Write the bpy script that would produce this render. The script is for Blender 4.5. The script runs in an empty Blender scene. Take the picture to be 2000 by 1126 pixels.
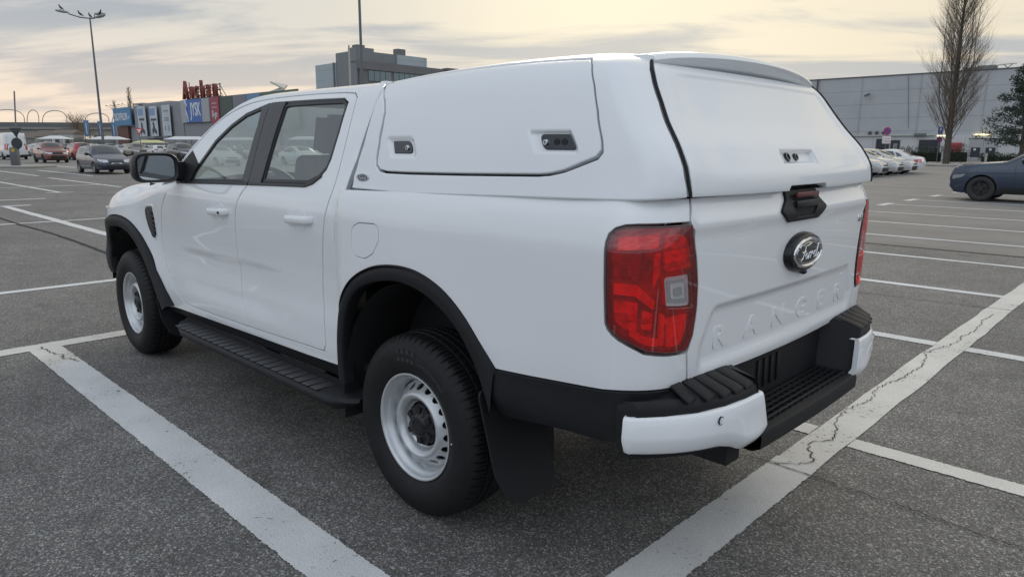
import bpy, bmesh, math, random
import numpy as np
from mathutils import Vector, Matrix
from mathutils.geometry import delaunay_2d_cdt
random.seed(7)
sc = bpy.context.scene
COL = sc.collection
R = math.radians
# ---------------------------------------------------------------- camera
CP = (-2.1750, 2.5641, 1.5057); YAW, PIT, ROL, FOC = -0.79975, 0.19836, 0.00501, 1375.0
def cam_axes():
    fw = np.array([math.cos(YAW)*math.cos(PIT), math.sin(YAW)*math.cos(PIT), -math.sin(PIT)])
    rt = np.array([math.sin(YAW), -math.cos(YAW), 0.]); up = np.cross(rt, fw)
    return fw, rt*math.cos(ROL)+up*math.sin(ROL), -rt*math.sin(ROL)+up*math.cos(ROL)
FW, RT, UP = cam_axes()
def at(px, d, z=None):
    """world point seen in column px at forward distance d (used to set far things out on the ground)"""
    b = (-CP[2]/d - FW[2] - (px-1000)/FOC*RT[2])/UP[2]
    q = np.array(CP) + d*(FW + (px-1000)/FOC*RT + b*UP)
    return Vector((q[0], q[1], 0 if z is None else z))
cam = bpy.data.objects.new('camera', bpy.data.cameras.new('camera'))
COL.objects.link(cam)
cam.data.sensor_width = 36; cam.data.lens = FOC/2000*36
cam.data.clip_start = .05; cam.data.clip_end = 3000
m = Matrix.Identity(4)
for i in range(3):
    m[i][0] = RT[i]; m[i][1] = UP[i]; m[i][2] = -FW[i]; m[i][3] = CP[i]
cam.matrix_world = m
sc.camera = cam
# ---------------------------------------------------------------- light
SUN_AZ, SUN_EL = R(-52), R(24)      # direction towards the sun: azimuth from +X, elevation
sun = bpy.data.objects.new('sun', bpy.data.lights.new('sun', 'SUN')); COL.objects.link(sun)
sun.data.energy = 0.7; sun.data.angle = R(22); sun.data.color = (1, .93, .82)
sd = Vector((math.cos(SUN_EL)*math.cos(SUN_AZ), math.cos(SUN_EL)*math.sin(SUN_AZ), math.sin(SUN_EL)))
sun.rotation_euler = sd.to_track_quat('Z', 'Y').to_euler()
sc.view_settings.view_transform = 'Standard'; sc.view_settings.look = 'None'
sc.view_settings.exposure = 0.34; sc.view_settings.gamma = 1
w = bpy.data.worlds.new('World'); sc.world = w; w.use_nodes = True
def N(nt, typ, **kw):
    n = nt.nodes.new(typ)
    for k, v in kw.items():
        if k.startswith('i_'):
            key = k[2:]; key = int(key) if key.isdigit() else key.replace('_', ' ')
            n.inputs[key].default_value = v
        else: setattr(n, k, v)
    return n
def math_n(nt, op, a, b=None, clamp=False):
    n = nt.nodes.new('ShaderNodeMath'); n.operation = op; n.use_clamp = clamp
    for i, x in enumerate((a, b)):
        if x is None: continue
        if isinstance(x, (int, float)): n.inputs[i].default_value = x
        else: nt.links.new(x, n.inputs[i])
    return n.outputs[0]
def mix_n(nt, f, a, b, blend='MIX'):
    n = nt.nodes.new('ShaderNodeMix'); n.data_type = 'RGBA'; n.blend_type = blend
    for s, x in ((0, f), (6, a), (7, b)):
        if isinstance(x, (int, float)): n.inputs[s].default_value = x
        elif isinstance(x, tuple): n.inputs[s].default_value = (*x[:3], 1)
        else: nt.links.new(x, n.inputs[s])
    return n.outputs[2]
def ramp_n(nt, f, stops, interp='LINEAR'):
    n = nt.nodes.new('ShaderNodeValToRGB'); n.color_ramp.interpolation = interp
    el = n.color_ramp.elements
    while len(el) < len(stops): el.new(.5)
    for e, (p, c) in zip(el, stops):
        e.position = p; e.color = (*(c if isinstance(c, tuple) else (c, c, c)), 1)
    nt.links.new(f, n.inputs[0]); return n.outputs[0]
nt = w.node_tree; nt.nodes.clear()
tc = N(nt, 'ShaderNodeTexCoord'); sep = N(nt, 'ShaderNodeSeparateXYZ'); nt.links.new(tc.outputs['Generated'], sep.inputs[0])
X, Y, Z = sep.outputs
zc = math_n(nt, 'ADD', math_n(nt, 'MAXIMUM', Z, 0.0), .10)
cb = N(nt, 'ShaderNodeCombineXYZ')
# rotate to the sun azimuth so cloud bands run across the view
sx = math_n(nt, 'ADD', math_n(nt, 'MULTIPLY', X, math.cos(SUN_AZ)), math_n(nt, 'MULTIPLY', Y, math.sin(SUN_AZ)))
sy = math_n(nt, 'ADD', math_n(nt, 'MULTIPLY', X, -math.sin(SUN_AZ)), math_n(nt, 'MULTIPLY', Y, math.cos(SUN_AZ)))
nt.links.new(math_n(nt, 'DIVIDE', sx, zc), cb.inputs[0]); nt.links.new(math_n(nt, 'MULTIPLY', math_n(nt, 'DIVIDE', sy, zc), .38), cb.inputs[1])
n1 = N(nt, 'ShaderNodeTexNoise', i_Scale=1.5, i_Detail=8.0, i_Roughness=.56, i_Distortion=.5); nt.links.new(cb.outputs[0], n1.inputs[0])
n2 = N(nt, 'ShaderNodeTexNoise', i_Scale=.5, i_Detail=3.0, i_Roughness=.5); nt.links.new(cb.outputs[0], n2.inputs[0])
cl = math_n(nt, 'ADD', math_n(nt, 'MULTIPLY', n1.outputs[0], .75), math_n(nt, 'MULTIPLY', n2.outputs[0], .5))
clf = ramp_n(nt, cl, [(.545, 0.), (.70, 1.)], 'EASE')
facing = ramp_n(nt, math_n(nt, 'ADD', math_n(nt, 'MULTIPLY', sx, .5), .5), [(.30, 0.), (.98, 1.)], 'EASE')      # 1 towards the sun
dotn = N(nt, 'ShaderNodeVectorMath', operation='DOT_PRODUCT'); nt.links.new(tc.outputs['Generated'], dotn.inputs[0]); dotn.inputs[1].default_value = tuple(sd)
glow = ramp_n(nt, dotn.outputs['Value'], [(.86, 0.), (1., 1.)], 'EASE')
warm0 = mix_n(nt, clf, (.395, .41, .42), (.72, .64, .495))
warm = mix_n(nt, glow, warm0, mix_n(nt, clf, (.49, .485, .455), (.82, .735, .56)))
lowsun = mix_n(nt, clf, (.60, .52, .46), (.84, .67, .52))
hz = ramp_n(nt, Z, [(.02, 1.), (.17, 0.)], 'EASE')
left = ramp_n(nt, math_n(nt, 'ADD', math_n(nt, 'MULTIPLY', sy, .5), .5), [(.50, 0.), (.72, 1.)], 'EASE')
warm2 = mix_n(nt, left, warm, mix_n(nt, clf, (.35, .375, .40), (.60, .57, .51)))
warm3 = mix_n(nt, math_n(nt, 'MULTIPLY', hz, math_n(nt, 'ADD', math_n(nt, 'MULTIPLY', left, .7), .25)), warm2, lowsun)
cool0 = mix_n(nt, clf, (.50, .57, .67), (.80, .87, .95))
cool = mix_n(nt, 1., cool0, ramp_n(nt, Z, [(.0, .55), (.05, .62), (.12, 1.)]), 'MULTIPLY')  # horizon darkened away from sun, standing for haze and trees reflected in paint
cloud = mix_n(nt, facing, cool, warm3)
sky = N(nt, 'ShaderNodeTexSky'); sky.sky_type = 'NISHITA'; sky.sun_disc = False
sky.sun_elevation = SUN_EL; sky.sun_rotation = math.pi/2 - SUN_AZ
bg1 = N(nt, 'ShaderNodeBackground'); bg1.inputs[1].default_value = .05; nt.links.new(sky.outputs[0], bg1.inputs[0])
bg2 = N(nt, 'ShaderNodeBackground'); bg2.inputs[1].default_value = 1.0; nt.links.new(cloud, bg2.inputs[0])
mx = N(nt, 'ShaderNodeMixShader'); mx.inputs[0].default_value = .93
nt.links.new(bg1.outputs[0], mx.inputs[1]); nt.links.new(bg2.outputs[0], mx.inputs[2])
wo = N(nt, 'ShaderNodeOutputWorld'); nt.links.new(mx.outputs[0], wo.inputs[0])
#SURF-BEGIN
# ---------------------------------------------------------------- body surfaces of the pickup (metres, +X forward, +Y its left, rear axle at x = 0)
def pch(pts):
    X = np.array([a[0] for a in pts], float); Yv = np.array([a[1] for a in pts], float)
    h = np.diff(X); s = np.diff(Yv)/h; mm = np.zeros_like(X); mm[0] = s[0]; mm[-1] = s[-1]
    for i in range(1, len(X)-1): mm[i] = 0 if s[i-1]*s[i] <= 0 else 2*s[i-1]*s[i]/(s[i-1]+s[i])
    def f(x):
        x = min(max(x, X[0]), X[-1]); i = min(max(int(np.searchsorted(X, x))-1, 0), len(h)-1); t = (x-X[i])/h[i]
        return float((2*t**3-3*t*t+1)*Yv[i]+(t**3-2*t*t+t)*h[i]*mm[i]+(-2*t**3+3*t*t)*Yv[i+1]+(t**3-t*t)*h[i]*mm[i+1])
    return f
def sm(x, a, b):
    t = min(max((x-a)/(b-a), 0.), 1.); return t*t*(3-2*t)
cabY = pch([(.40,.872),(.47,.888),(.53,.897),(.60,.903),(.70,.903),(.80,.898),(.92,.903),(1.02,.914),(1.12,.925),(1.19,.928),(1.26,.918),(1.31,.903),(1.36,.885),(1.45,.852),(1.55,.815),(1.65,.774),(1.72,.740),(1.76,.712),(1.80,.66),(1.9,.55)])
cabZ = pch([(.4,.4),(1.70,1.70),(1.74,1.738),(1.77,1.762),(1.80,1.778),(1.9,1.797)])
bedY = pch([(.50,.915),(.74,.930),(.85,.940),(1.0,.945),(1.12,.947),(1.20,.946),(1.26,.938),(1.31,.922),(1.345,.900),(1.38,.87)])
def arch(x, z, cx, amp):
    r = math.hypot(x-cx, z-.372); return amp*math.exp(-((r-.60)/.17)**2)*sm(z, .3, .6)
def Fcab(x, v):
    y = cabY(v) + (0 if v > 1.25 else arch(x, v, 3.27, .034)*sm(x, 2.25, 2.75)*(1-sm(v, 1.0, 1.25)))
    if x > 3.4: y -= .35*(x-3.4)**2
    y -= .011*sm(v, .60, .70)*(1-sm(v, .86, .905))*sm(x, .85, 1.35)*(1-sm(x, 2.05, 2.4))
    y -= .006*math.exp(-((v-1.13)/.05)**2)*sm(x, .6, .9)*0
    if x < .54: y -= .020*((.54-x)/.12)**2*sm(v, .5, .9)*(1-.75*sm(v, 1.2, 1.4))
    return (x, y, cabZ(v))
BC = -.93; BL = .30
bedX = pch([(.74,-1.100),(.82,-1.118),(.95,-1.122),(1.05,-1.124),(1.20,-1.126),(1.27,-1.124),(1.32,-1.118),(1.37,-1.100)])
def Fbed(u, v):
    W = bedY(v) + arch(u, v, 0, .012) if u > -.9 else bedY(v)
    Xr = bedX(v); b = .20
    if u > .40: W -= .035*((u-.40)/.11)**2
    if u >= BC: return (u, W - .012*sm(-u, .5, .93), v)
    W -= .012
    s = BC-u
    if s < BL:
        th = s/BL*math.pi/2; e = 2/2.25
        return (BC-(BC-Xr)*math.sin(th)**e, W-b*(1-math.cos(th)**e), v)
    y = W-b-(s-BL); x = Xr - .022*(1-(y/(W-b))**2)
    # pressed panel below the crease of the tailgate
    ya = abs(y)
    top = 1.022
    wdt = .66 - .55*max(0, v-.90) if v > .90 else .66
    k = sm(top-v, 0, .022)*sm(wdt-ya-.45*max(0,.0), 0, .05)*sm(v, .80, .86)
    x += .014*k
    # ledge under the top edge
    x -= .010*math.exp(-((v-1.285)/.03)**2)
    return (x, y, v)
def Ubed(y, v):
    """surface coordinate of rear point y"""
    W = bedY(v)-.012; b = .20
    if y > W-b:
        th = math.acos(min(1, ((y-W+b)/b))**(2.25/2)); return BC - th/(math.pi/2)*BL
    return BC - BL - (W-b-y)
canW = pch([(1.33,.912),(1.345,.908),(1.40,.895),(1.50,.872),(1.60,.842),(1.70,.803),(1.75,.773),(1.785,.735),(1.82,.67),(1.90,.58),(2.1,.40),(2.6,.02)])
canZ = pch([(1.33,1.33),(1.72,1.72),(1.75,1.749),(1.785,1.781),(1.82,1.803),(1.90,1.820),(2.1,1.838),(2.6,1.850)])
canX = pch([(1.33,-1.110),(1.345,-1.124),(1.375,-1.133),(1.42,-1.130),(1.50,-1.094),(1.60,-1.020),(1.70,-.957),(1.75,-.928),(1.785,-.90),(1.82,-.86),(1.90,-.78),(2.1,-.61),(2.6,-.26)])
CA, CB, CL = .12, .15, .215
def Fcan(u, v):
    W = canW(v); Xr = canX(v); k = min(1, (2.6-v)/.85); a = CA*k; b = CB*k
    Xc = Xr + a
    tp = lambda q: .030*((q+.55)/.5)**2 if q < -.55 else (.010*((q+.55)/1)**2)
    if u >= 0:
        x = Xc+u; y = W
        y -= tp(x)
    elif -u < CL:
        W -= tp(Xc); th = -u/CL*math.pi/2; x = Xc-a*math.sin(th); y = W-b*(1-math.cos(th))
    else:
        W -= tp(Xc); y = (W-b)-( -u-CL)*(W-b)/.75
        x = Xr - .035*(1-(y/max(W-b, 1e-3))**2)
    z = canZ(v) - (.045 if x > -.35 else .06)*(x+.35)**2*sm(v, 1.45, 1.80)
    return (x, y, z)
def Ucan(x, v): return x-canX(v)-CA*min(1, (2.6-v)/.85)
#SURF-END
# ---------------------------------------------------------------- materials
def mat(name, col, rough=.5, metal=0., coat=0., spec=.5, noise=None, bump=None, emit=None, coat_rough=.03):
    m = bpy.data.materials.new(name); m.use_nodes = True; nt = m.node_tree; p = nt.nodes['Principled BSDF']
    p.inputs['Base Color'].default_value = (*col, 1); p.inputs['Roughness'].default_value = rough
    p.inputs['Metallic'].default_value = metal; p.inputs['Coat Weight'].default_value = coat
    p.inputs['Coat Roughness'].default_value = coat_rough; p.inputs['Specular IOR Level'].default_value = spec
    if noise or bump: tc = N(nt, 'ShaderNodeTexCoord')
    if noise:      # (scale, amount)
        n = N(nt, 'ShaderNodeTexNoise', i_Scale=noise[0], i_Detail=5.0); nt.links.new(tc.outputs['Object'], n.inputs[0])
        k = noise[1]
        c = ramp_n(nt, n.outputs[0], [(.3, tuple(x*(1-k) for x in col)), (.7, tuple(min(1, x*(1+k)) for x in col))])
        nt.links.new(c, p.inputs['Base Color'])
    if bump:       # (scale, strength, distance)
        n = N(nt, 'ShaderNodeTexNoise', i_Scale=bump[0], i_Detail=3.0); nt.links.new(tc.outputs['Object'], n.inputs[0])
        b = N(nt, 'ShaderNodeBump', i_Strength=bump[1], i_Distance=bump[2]); nt.links.new(n.outputs[0], b.inputs['Height'])
        nt.links.new(b.outputs[0], p.inputs['Normal'])
    if emit:
        p.inputs['Emission Color'].default_value = (*emit[0], 1); p.inputs['Emission Strength'].default_value = emit[1]
    return m
def glass_mat(name, tint, rough=0., ior=1.5, body=None, gl=1.0):
    """thin pane: what lies behind shows through tinted, with a Fresnel reflection; body = colour and share of a diffuse layer"""
    m = bpy.data.materials.new(name); m.use_nodes = True; nt = m.node_tree; nt.nodes.clear()
    t = N(nt, 'ShaderNodeBsdfTransparent'); t.inputs[0].default_value = (*tint, 1)
    g = N(nt, 'ShaderNodeBsdfGlossy'); g.inputs['Roughness'].default_value = rough; g.inputs[0].default_value = (gl, gl, gl, 1)
    ge = N(nt, 'ShaderNodeNewGeometry'); dp = N(nt, 'ShaderNodeVectorMath', operation='DOT_PRODUCT'); nt.links.new(ge.outputs['Incoming'], dp.inputs[0]); nt.links.new(ge.outputs['Normal'], dp.inputs[1])
    c_ = math_n(nt, 'SUBTRACT', 1.0, math_n(nt, 'ABSOLUTE', dp.outputs['Value']), True); r0 = 2*((ior-1)/(ior+1))**2
    f_ = math_n(nt, 'ADD', r0, math_n(nt, 'MULTIPLY', math_n(nt, 'POWER', c_, 5.0), 1-r0), True)
    mx = N(nt, 'ShaderNodeMixShader'); nt.links.new(f_, mx.inputs[0])
    src = t.outputs[0]
    if body:
        d = N(nt, 'ShaderNodeBsdfDiffuse'); d.inputs[0].default_value = (*body[0], 1)
        m2 = N(nt, 'ShaderNodeMixShader'); m2.inputs[0].default_value = body[1]
        nt.links.new(t.outputs[0], m2.inputs[1]); nt.links.new(d.outputs[0], m2.inputs[2]); src = m2.outputs[0]
    nt.links.new(src, mx.inputs[1]); nt.links.new(g.outputs[0], mx.inputs[2])
    o = N(nt, 'ShaderNodeOutputMaterial'); nt.links.new(mx.outputs[0], o.inputs[0])
    return m
M = {}
M['white'] = mat('white_paint', (.80, .805, .82), .5, coat=1., coat_rough=.015)
M['canopy'] = mat('canopy_white_paint', (.79, .805, .825), .45, coat=.8, coat_rough=.06, bump=(26, .02, .004))
M['black'] = mat('black_plastic', (.011, .0115, .0135), .55, spec=.3, bump=(900, .25, .0006), noise=(7, .15))
M['satin'] = mat('satin_black', (.012, .012, .014), .35, spec=.4)
M['gloss'] = mat('gloss_black', (.006, .008, .014), .12, coat=.5)
M['rubber'] = mat('tyre_rubber', (.010, .010, .011), .6, spec=.3, noise=(30, .2), bump=(300, .15, .0006))
M['silver'] = mat('wheel_silver', (.56, .575, .59), .32, metal=.5, coat=.3, noise=(9, .06))
M['chrome'] = mat('chrome', (.75, .76, .78), .10, metal=1.)
M['dark'] = mat('underbody_black', (.010, .010, .011), .8)
M['seat'] = mat('seat_fabric', (.07, .072, .075), .85, bump=(300, .3, .001))
M['headlin'] = mat('cabin_grey', (.22, .225, .23), .8)
M['pillar'] = mat('pillar_film', (.045, .044, .048), .42, noise=(60, .12))
M['glass'] = glass_mat('window_glass', (.74, .79, .76), 0, 1.6, body=((.45, .49, .46), .17))
M['mirror'] = mat('mirror_glass', (.55, .58, .60), .03, metal=1.)
M['lens_red'] = glass_mat('red_lens', (1., .10, .10), .02, 1.5, body=((.85, .012, .015), .12))
M['lens_clear'] = glass_mat('clear_lens', (.90, .90, .90), .02, 1.5)
M['red'] = mat('red_reflector', (.95, .02, .025), .22, coat=1.)
M['red_hi'] = mat('bright_red_reflector', (1., .07, .06), .16, coat=1.)
M['red_dk'] = mat('dark_red_housing', (.30, .008, .012), .25, coat=1.)
M['amber'] = mat('grey_reflector', (.60, .61, .62), .2, metal=.2)
M['step'] = mat('lens_groove', (.36, .37, .38), .3)
def facet(name, lo, hi, scale, stretch):
    m = bpy.data.materials.new(name); m.use_nodes = True; nt = m.node_tree; p = nt.nodes['Principled BSDF']
    tc = N(nt, 'ShaderNodeTexCoord'); mp = N(nt, 'ShaderNodeMapping'); mp.inputs['Scale'].default_value = stretch; nt.links.new(tc.outputs['Object'], mp.inputs[0])
    v = N(nt, 'ShaderNodeTexVoronoi', i_Scale=scale); v.distance = 'CHEBYCHEV'; nt.links.new(mp.outputs[0], v.inputs['Vector'])
    n = N(nt, 'ShaderNodeTexNoise', i_Scale=14.0, i_Detail=3.0); nt.links.new(tc.outputs['Object'], n.inputs[0])
    sp = N(nt, 'ShaderNodeSeparateColor'); nt.links.new(v.outputs['Color'], sp.inputs[0])
    f = math_n(nt, 'ADD', math_n(nt, 'MULTIPLY', sp.outputs[0], .35), math_n(nt, 'MULTIPLY', n.outputs[0], .9))
    nt.links.new(ramp_n(nt, f, [(.42, lo), (.78, hi)]), p.inputs['Base Color']); p.inputs['Roughness'].default_value = .18; p.inputs['Coat Weight'].default_value = 1
    sx_ = N(nt, 'ShaderNodeSeparateXYZ'); nt.links.new(tc.outputs['Object'], sx_.inputs[0])
    w_ = math_n(nt, 'SINE', math_n(nt, 'MULTIPLY', sx_.outputs[2], 1400.0))
    b = N(nt, 'ShaderNodeBump', i_Strength=.6, i_Distance=.002); nt.links.new(math_n(nt, 'ADD', math_n(nt, 'MULTIPLY', w_, .4), v.outputs['Distance']), b.inputs['Height']); nt.links.new(b.outputs[0], p.inputs['Normal'])
    return m
M['red'] = facet('red_reflector', (.34, .006, .010), (.95, .03, .03), 34, (1, 1, 1.8))
M['red_hi'] = facet('bright_red_reflector', (.70, .02, .02), (1., .16, .13), 50, (1, 1, .6))
M['red_dk'] = facet('dark_red_housing', (.10, .003, .006), (.42, .010, .014), 22, (1, 1, .5))
M['rim_dk'] = mat('lamp_rim_black_red', (.035, .004, .006), .25, coat=1.)
# ---------------------------------------------------------------- mesh helpers
def link(name, me, mats, parent=None, smooth=True):
    o = bpy.data.objects.new(name, me); COL.objects.link(o)
    for m_ in (mats if isinstance(mats, (list, tuple)) else [mats]): me.materials.append(m_)
    if smooth: me.shade_smooth()
    if parent: o.parent = parent
    return o
def props(o, label=None, cat=None, group=None, kind=None):
    if label: o['label'] = label
    if cat: o['category'] = cat
    if group: o['group'] = group
    if kind: o['kind'] = kind
    return o
def thing(name, loc, label, cat, rz=0, group=None):
    o = bpy.data.objects.new(name, None); COL.objects.link(o); o.location = loc; o.rotation_euler = (0, 0, rz)
    o.empty_display_size = .2
    return props(o, label, cat, group)
def copy_tree(o, parent=None):
    kids = list(o.children)
    c = o.copy(); COL.objects.link(c)
    if parent: c.parent = parent
    for ch in kids: copy_tree(ch, c)
    return c
class MB:
    def __init__(s): s.v = []; s.f = []; s.m = []; s.mi = 0
    def add(s, vs, fs):
        b = len(s.v); s.v += [tuple(map(float, v)) for v in vs]
        for f in fs: s.f.append(tuple(b+i for i in f)); s.m.append(s.mi)
    def box(s, c, d, rot=None, taper=1.):
        vs = []
        for z in (-1, 1):
            k = taper if z > 0 else 1
            for x, y in ((-1, -1), (1, -1), (1, 1), (-1, 1)): vs.append(Vector((x*d[0]/2*k, y*d[1]/2*k, z*d[2]/2)))
        if rot is not None: vs = [rot @ v for v in vs]
        s.add([v+Vector(c) for v in vs], [(3, 2, 1, 0), (4, 5, 6, 7), (0, 1, 5, 4), (1, 2, 6, 5), (2, 3, 7, 6), (3, 0, 4, 7)])
    def path(s, pts, r, n=8, cap=True):
        pts = [Vector(p) for p in pts]; rs = r if isinstance(r, (list, tuple)) else [r]*len(pts)
        t0 = (pts[1]-pts[0]).normalized(); a = t0.orthogonal().normalized(); rings = []
        for i, p in enumerate(pts):
            t = ((pts[min(i+1, len(pts)-1)]-pts[max(i-1, 0)])).normalized()
            a = (a - t*a.dot(t)).normalized(); b = t.cross(a)
            rings.append([p+(a*math.cos(2*math.pi*k/n)+b*math.sin(2*math.pi*k/n))*rs[i] for k in range(n)])
        vs = [v for rg in rings for v in rg]; fs = []
        for i in range(len(pts)-1):
            for k in range(n): fs.append((i*n+k, i*n+(k+1) % n, (i+1)*n+(k+1) % n, (i+1)*n+k))
        if cap: fs += [tuple(reversed(range(n))), tuple((len(pts)-1)*n+k for k in range(n))]
        s.add(vs, fs)
    def lathe(s, prof, n=48, axis='Y', center=(0, 0, 0), close=False):
        """prof = [(r, h)] revolved round the axis"""
        vs = []; fs = []; L = len(prof)
        for k in range(n):
            a = 2*math.pi*k/n
            for r, h in prof:
                c, d = r*math.cos(a), r*math.sin(a)
                p = {'Y': (c, h, d), 'Z': (c, d, h), 'X': (h, c, d)}[axis]
                vs.append((p[0]+center[0], p[1]+center[1], p[2]+center[2]))
        for k in range(n):
            for i in range(L-1):
                q = (k*L+i, k*L+i+1, ((k+1) % n)*L+i+1, ((k+1) % n)*L+i)
                fs.append(q if axis == 'Y' else tuple(reversed(q)))
        s.add(vs, fs)
    def prism(s, poly, a, b, axis='Z', top=None):
        """polygon (2D) extruded from a to b along the axis"""
        n = len(poly); top = top or poly
        def P(p, h): return {'Z': (p[0], p[1], h), 'Y': (p[0], h, p[1]), 'X': (h, p[0], p[1])}[axis]
        s.add([P(p, a) for p in poly]+[P(p, b) for p in top],
              [tuple(reversed(range(n))), tuple(range(n, 2*n))]+[(i, (i+1) % n, n+(i+1) % n, n+i) for i in range(n)])
    def ball(s, c, r, nu=16, nv=10, rot=None):
        vs = []; r = r if isinstance(r, (tuple, list)) else (r, r, r)
        for j in range(nv+1):
            th = math.pi*j/nv
            for i in range(nu):
                ph = 2*math.pi*i/nu
                p = Vector((r[0]*math.sin(th)*math.cos(ph), r[1]*math.sin(th)*math.sin(ph), r[2]*math.cos(th)))
                if rot is not None: p = rot @ p
                vs.append(p+Vector(c))
        s.add(vs, [(j*nu+i, (j+1)*nu+i, (j+1)*nu+(i+1) % nu, j*nu+(i+1) % nu) for j in range(nv) for i in range(nu)])
    def grid(s, rows, closed=False):
        n = len(rows[0]); vs = [p for r_ in rows for p in r_]
        s.add(vs, [(i*n+k, i*n+(k+1) % n, (i+1)*n+(k+1) % n, (i+1)*n+k) for i in range(len(rows)-1) for k in range(n if closed else n-1)])
    def build(s, name, mats, parent=None, smooth=False, bevel=0, seg=2, recalc=True, angle=35, loc=None):
        me = bpy.data.meshes.new(name); me.from_pydata(s.v, [], s.f); me.update()
        for i, p in enumerate(me.polygons): p.material_index = s.m[i]
        bm = bmesh.new(); bm.from_mesh(me)
        bmesh.ops.remove_doubles(bm, verts=bm.verts, dist=1e-5)
        if recalc: bmesh.ops.recalc_face_normals(bm, faces=bm.faces)
        if bevel:
            es = [e for e in bm.edges if len(e.link_faces) == 2 and e.calc_face_angle(0) > R(28)]
            bmesh.ops.bevel(bm, geom=es, offset=bevel, segments=seg, affect='EDGES', clamp_overlap=True, profile=.5)
        bm.to_mesh(me); bm.free()
        o = link(name, me, mats, parent, smooth or bool(bevel))
        if smooth or bevel: me.set_sharp_from_angle(angle=R(angle))
        if loc: o.location = loc
        return o
def ppoly(pt, poly):
    x, y = pt[:, 0], pt[:, 1]; inside = np.zeros(len(pt), bool); n = len(poly)
    for i in range(n):
        x1, y1 = poly[i]; x2, y2 = poly[(i+1) % n]
        if y1 == y2: continue
        c = ((y1 > y) != (y2 > y)) & (x < (x2-x1)*(y-y1)/(y2-y1)+x1); inside ^= c
    return inside
def area(p): return sum(p[i][0]*p[(i+1) % len(p)][1]-p[(i+1) % len(p)][0]*p[i][1] for i in range(len(p)))/2
def fillet(pts, r, seg=6):
    """round every corner of a closed polygon; r = radius or dict index -> radius"""
    out = []; n = len(pts)
    for i in range(n):
        p = Vector(pts[i]); a = Vector(pts[i-1])-p; b = Vector(pts[(i+1) % n])-p
        rr = r.get(i, 0) if isinstance(r, dict) else r
        ang = a.angle(b) if a.length and b.length else math.pi
        if rr <= 0 or ang > R(176): out.append(tuple(p)); continue
        d = min(rr/math.tan(ang/2), a.length*.48, b.length*.48)
        s0 = p+a.normalized()*d; s1 = p+b.normalized()*d
        for k in range(seg+1):
            t = k/seg; out.append(tuple((1-t)**2*s0+2*t*(1-t)*p+t*t*s1))
    return out
def smooth_curve(pts, step=.03, closed=False):
    """Catmull-Rom through the points"""
    P = [Vector(p) for p in pts]; n = len(P); out = []
    for i in range(n if closed else n-1):
        p0 = P[i-1] if (closed or i > 0) else P[0]; p1 = P[i]; p2 = P[(i+1) % n]; p3 = P[(i+2) % n] if (closed or i+2 < n) else P[-1]
        k = max(1, int((p2-p1).length/step))
        for j in range(k):
            t = j/k
            out.append(tuple(.5*((2*p1)+(p2-p0)*t+(2*p0-5*p1+4*p2-p3)*t*t+(3*p1-p0-3*p2+p3)*t**3)))
    if not closed: out.append(tuple(P[-1]))
    return out
def densify(poly, step):
    out = []; n = len(poly)
    for i in range(n):
        a = Vector(poly[i]); b = Vector(poly[(i+1) % n]); L = (b-a).length
        if L < 1e-6: continue
        k = max(1, int(math.ceil(L/step)))
        for j in range(k): out.append(tuple(a.lerp(b, j/k)))
    return out
def inset(poly, d):
    if area(poly) < 0: d = -d
    n = len(poly); out = []
    for i in range(n):
        p = Vector(poly[i]); a = (p-Vector(poly[i-1])); b = (Vector(poly[(i+1) % n])-p)
        if a.length < 1e-9 or b.length < 1e-9: out.append(tuple(p)); continue
        a.normalize(); b.normalize(); na = Vector((-a.y, a.x)); nb = Vector((-b.y, b.x))
        m_ = na+nb
        if m_.length < 1e-6: out.append(tuple(p)); continue
        m_.normalize(); k = min(2.0, 1/max(.3, m_.dot(na)))
        out.append(tuple(p+m_*d*k))
    return out
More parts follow.
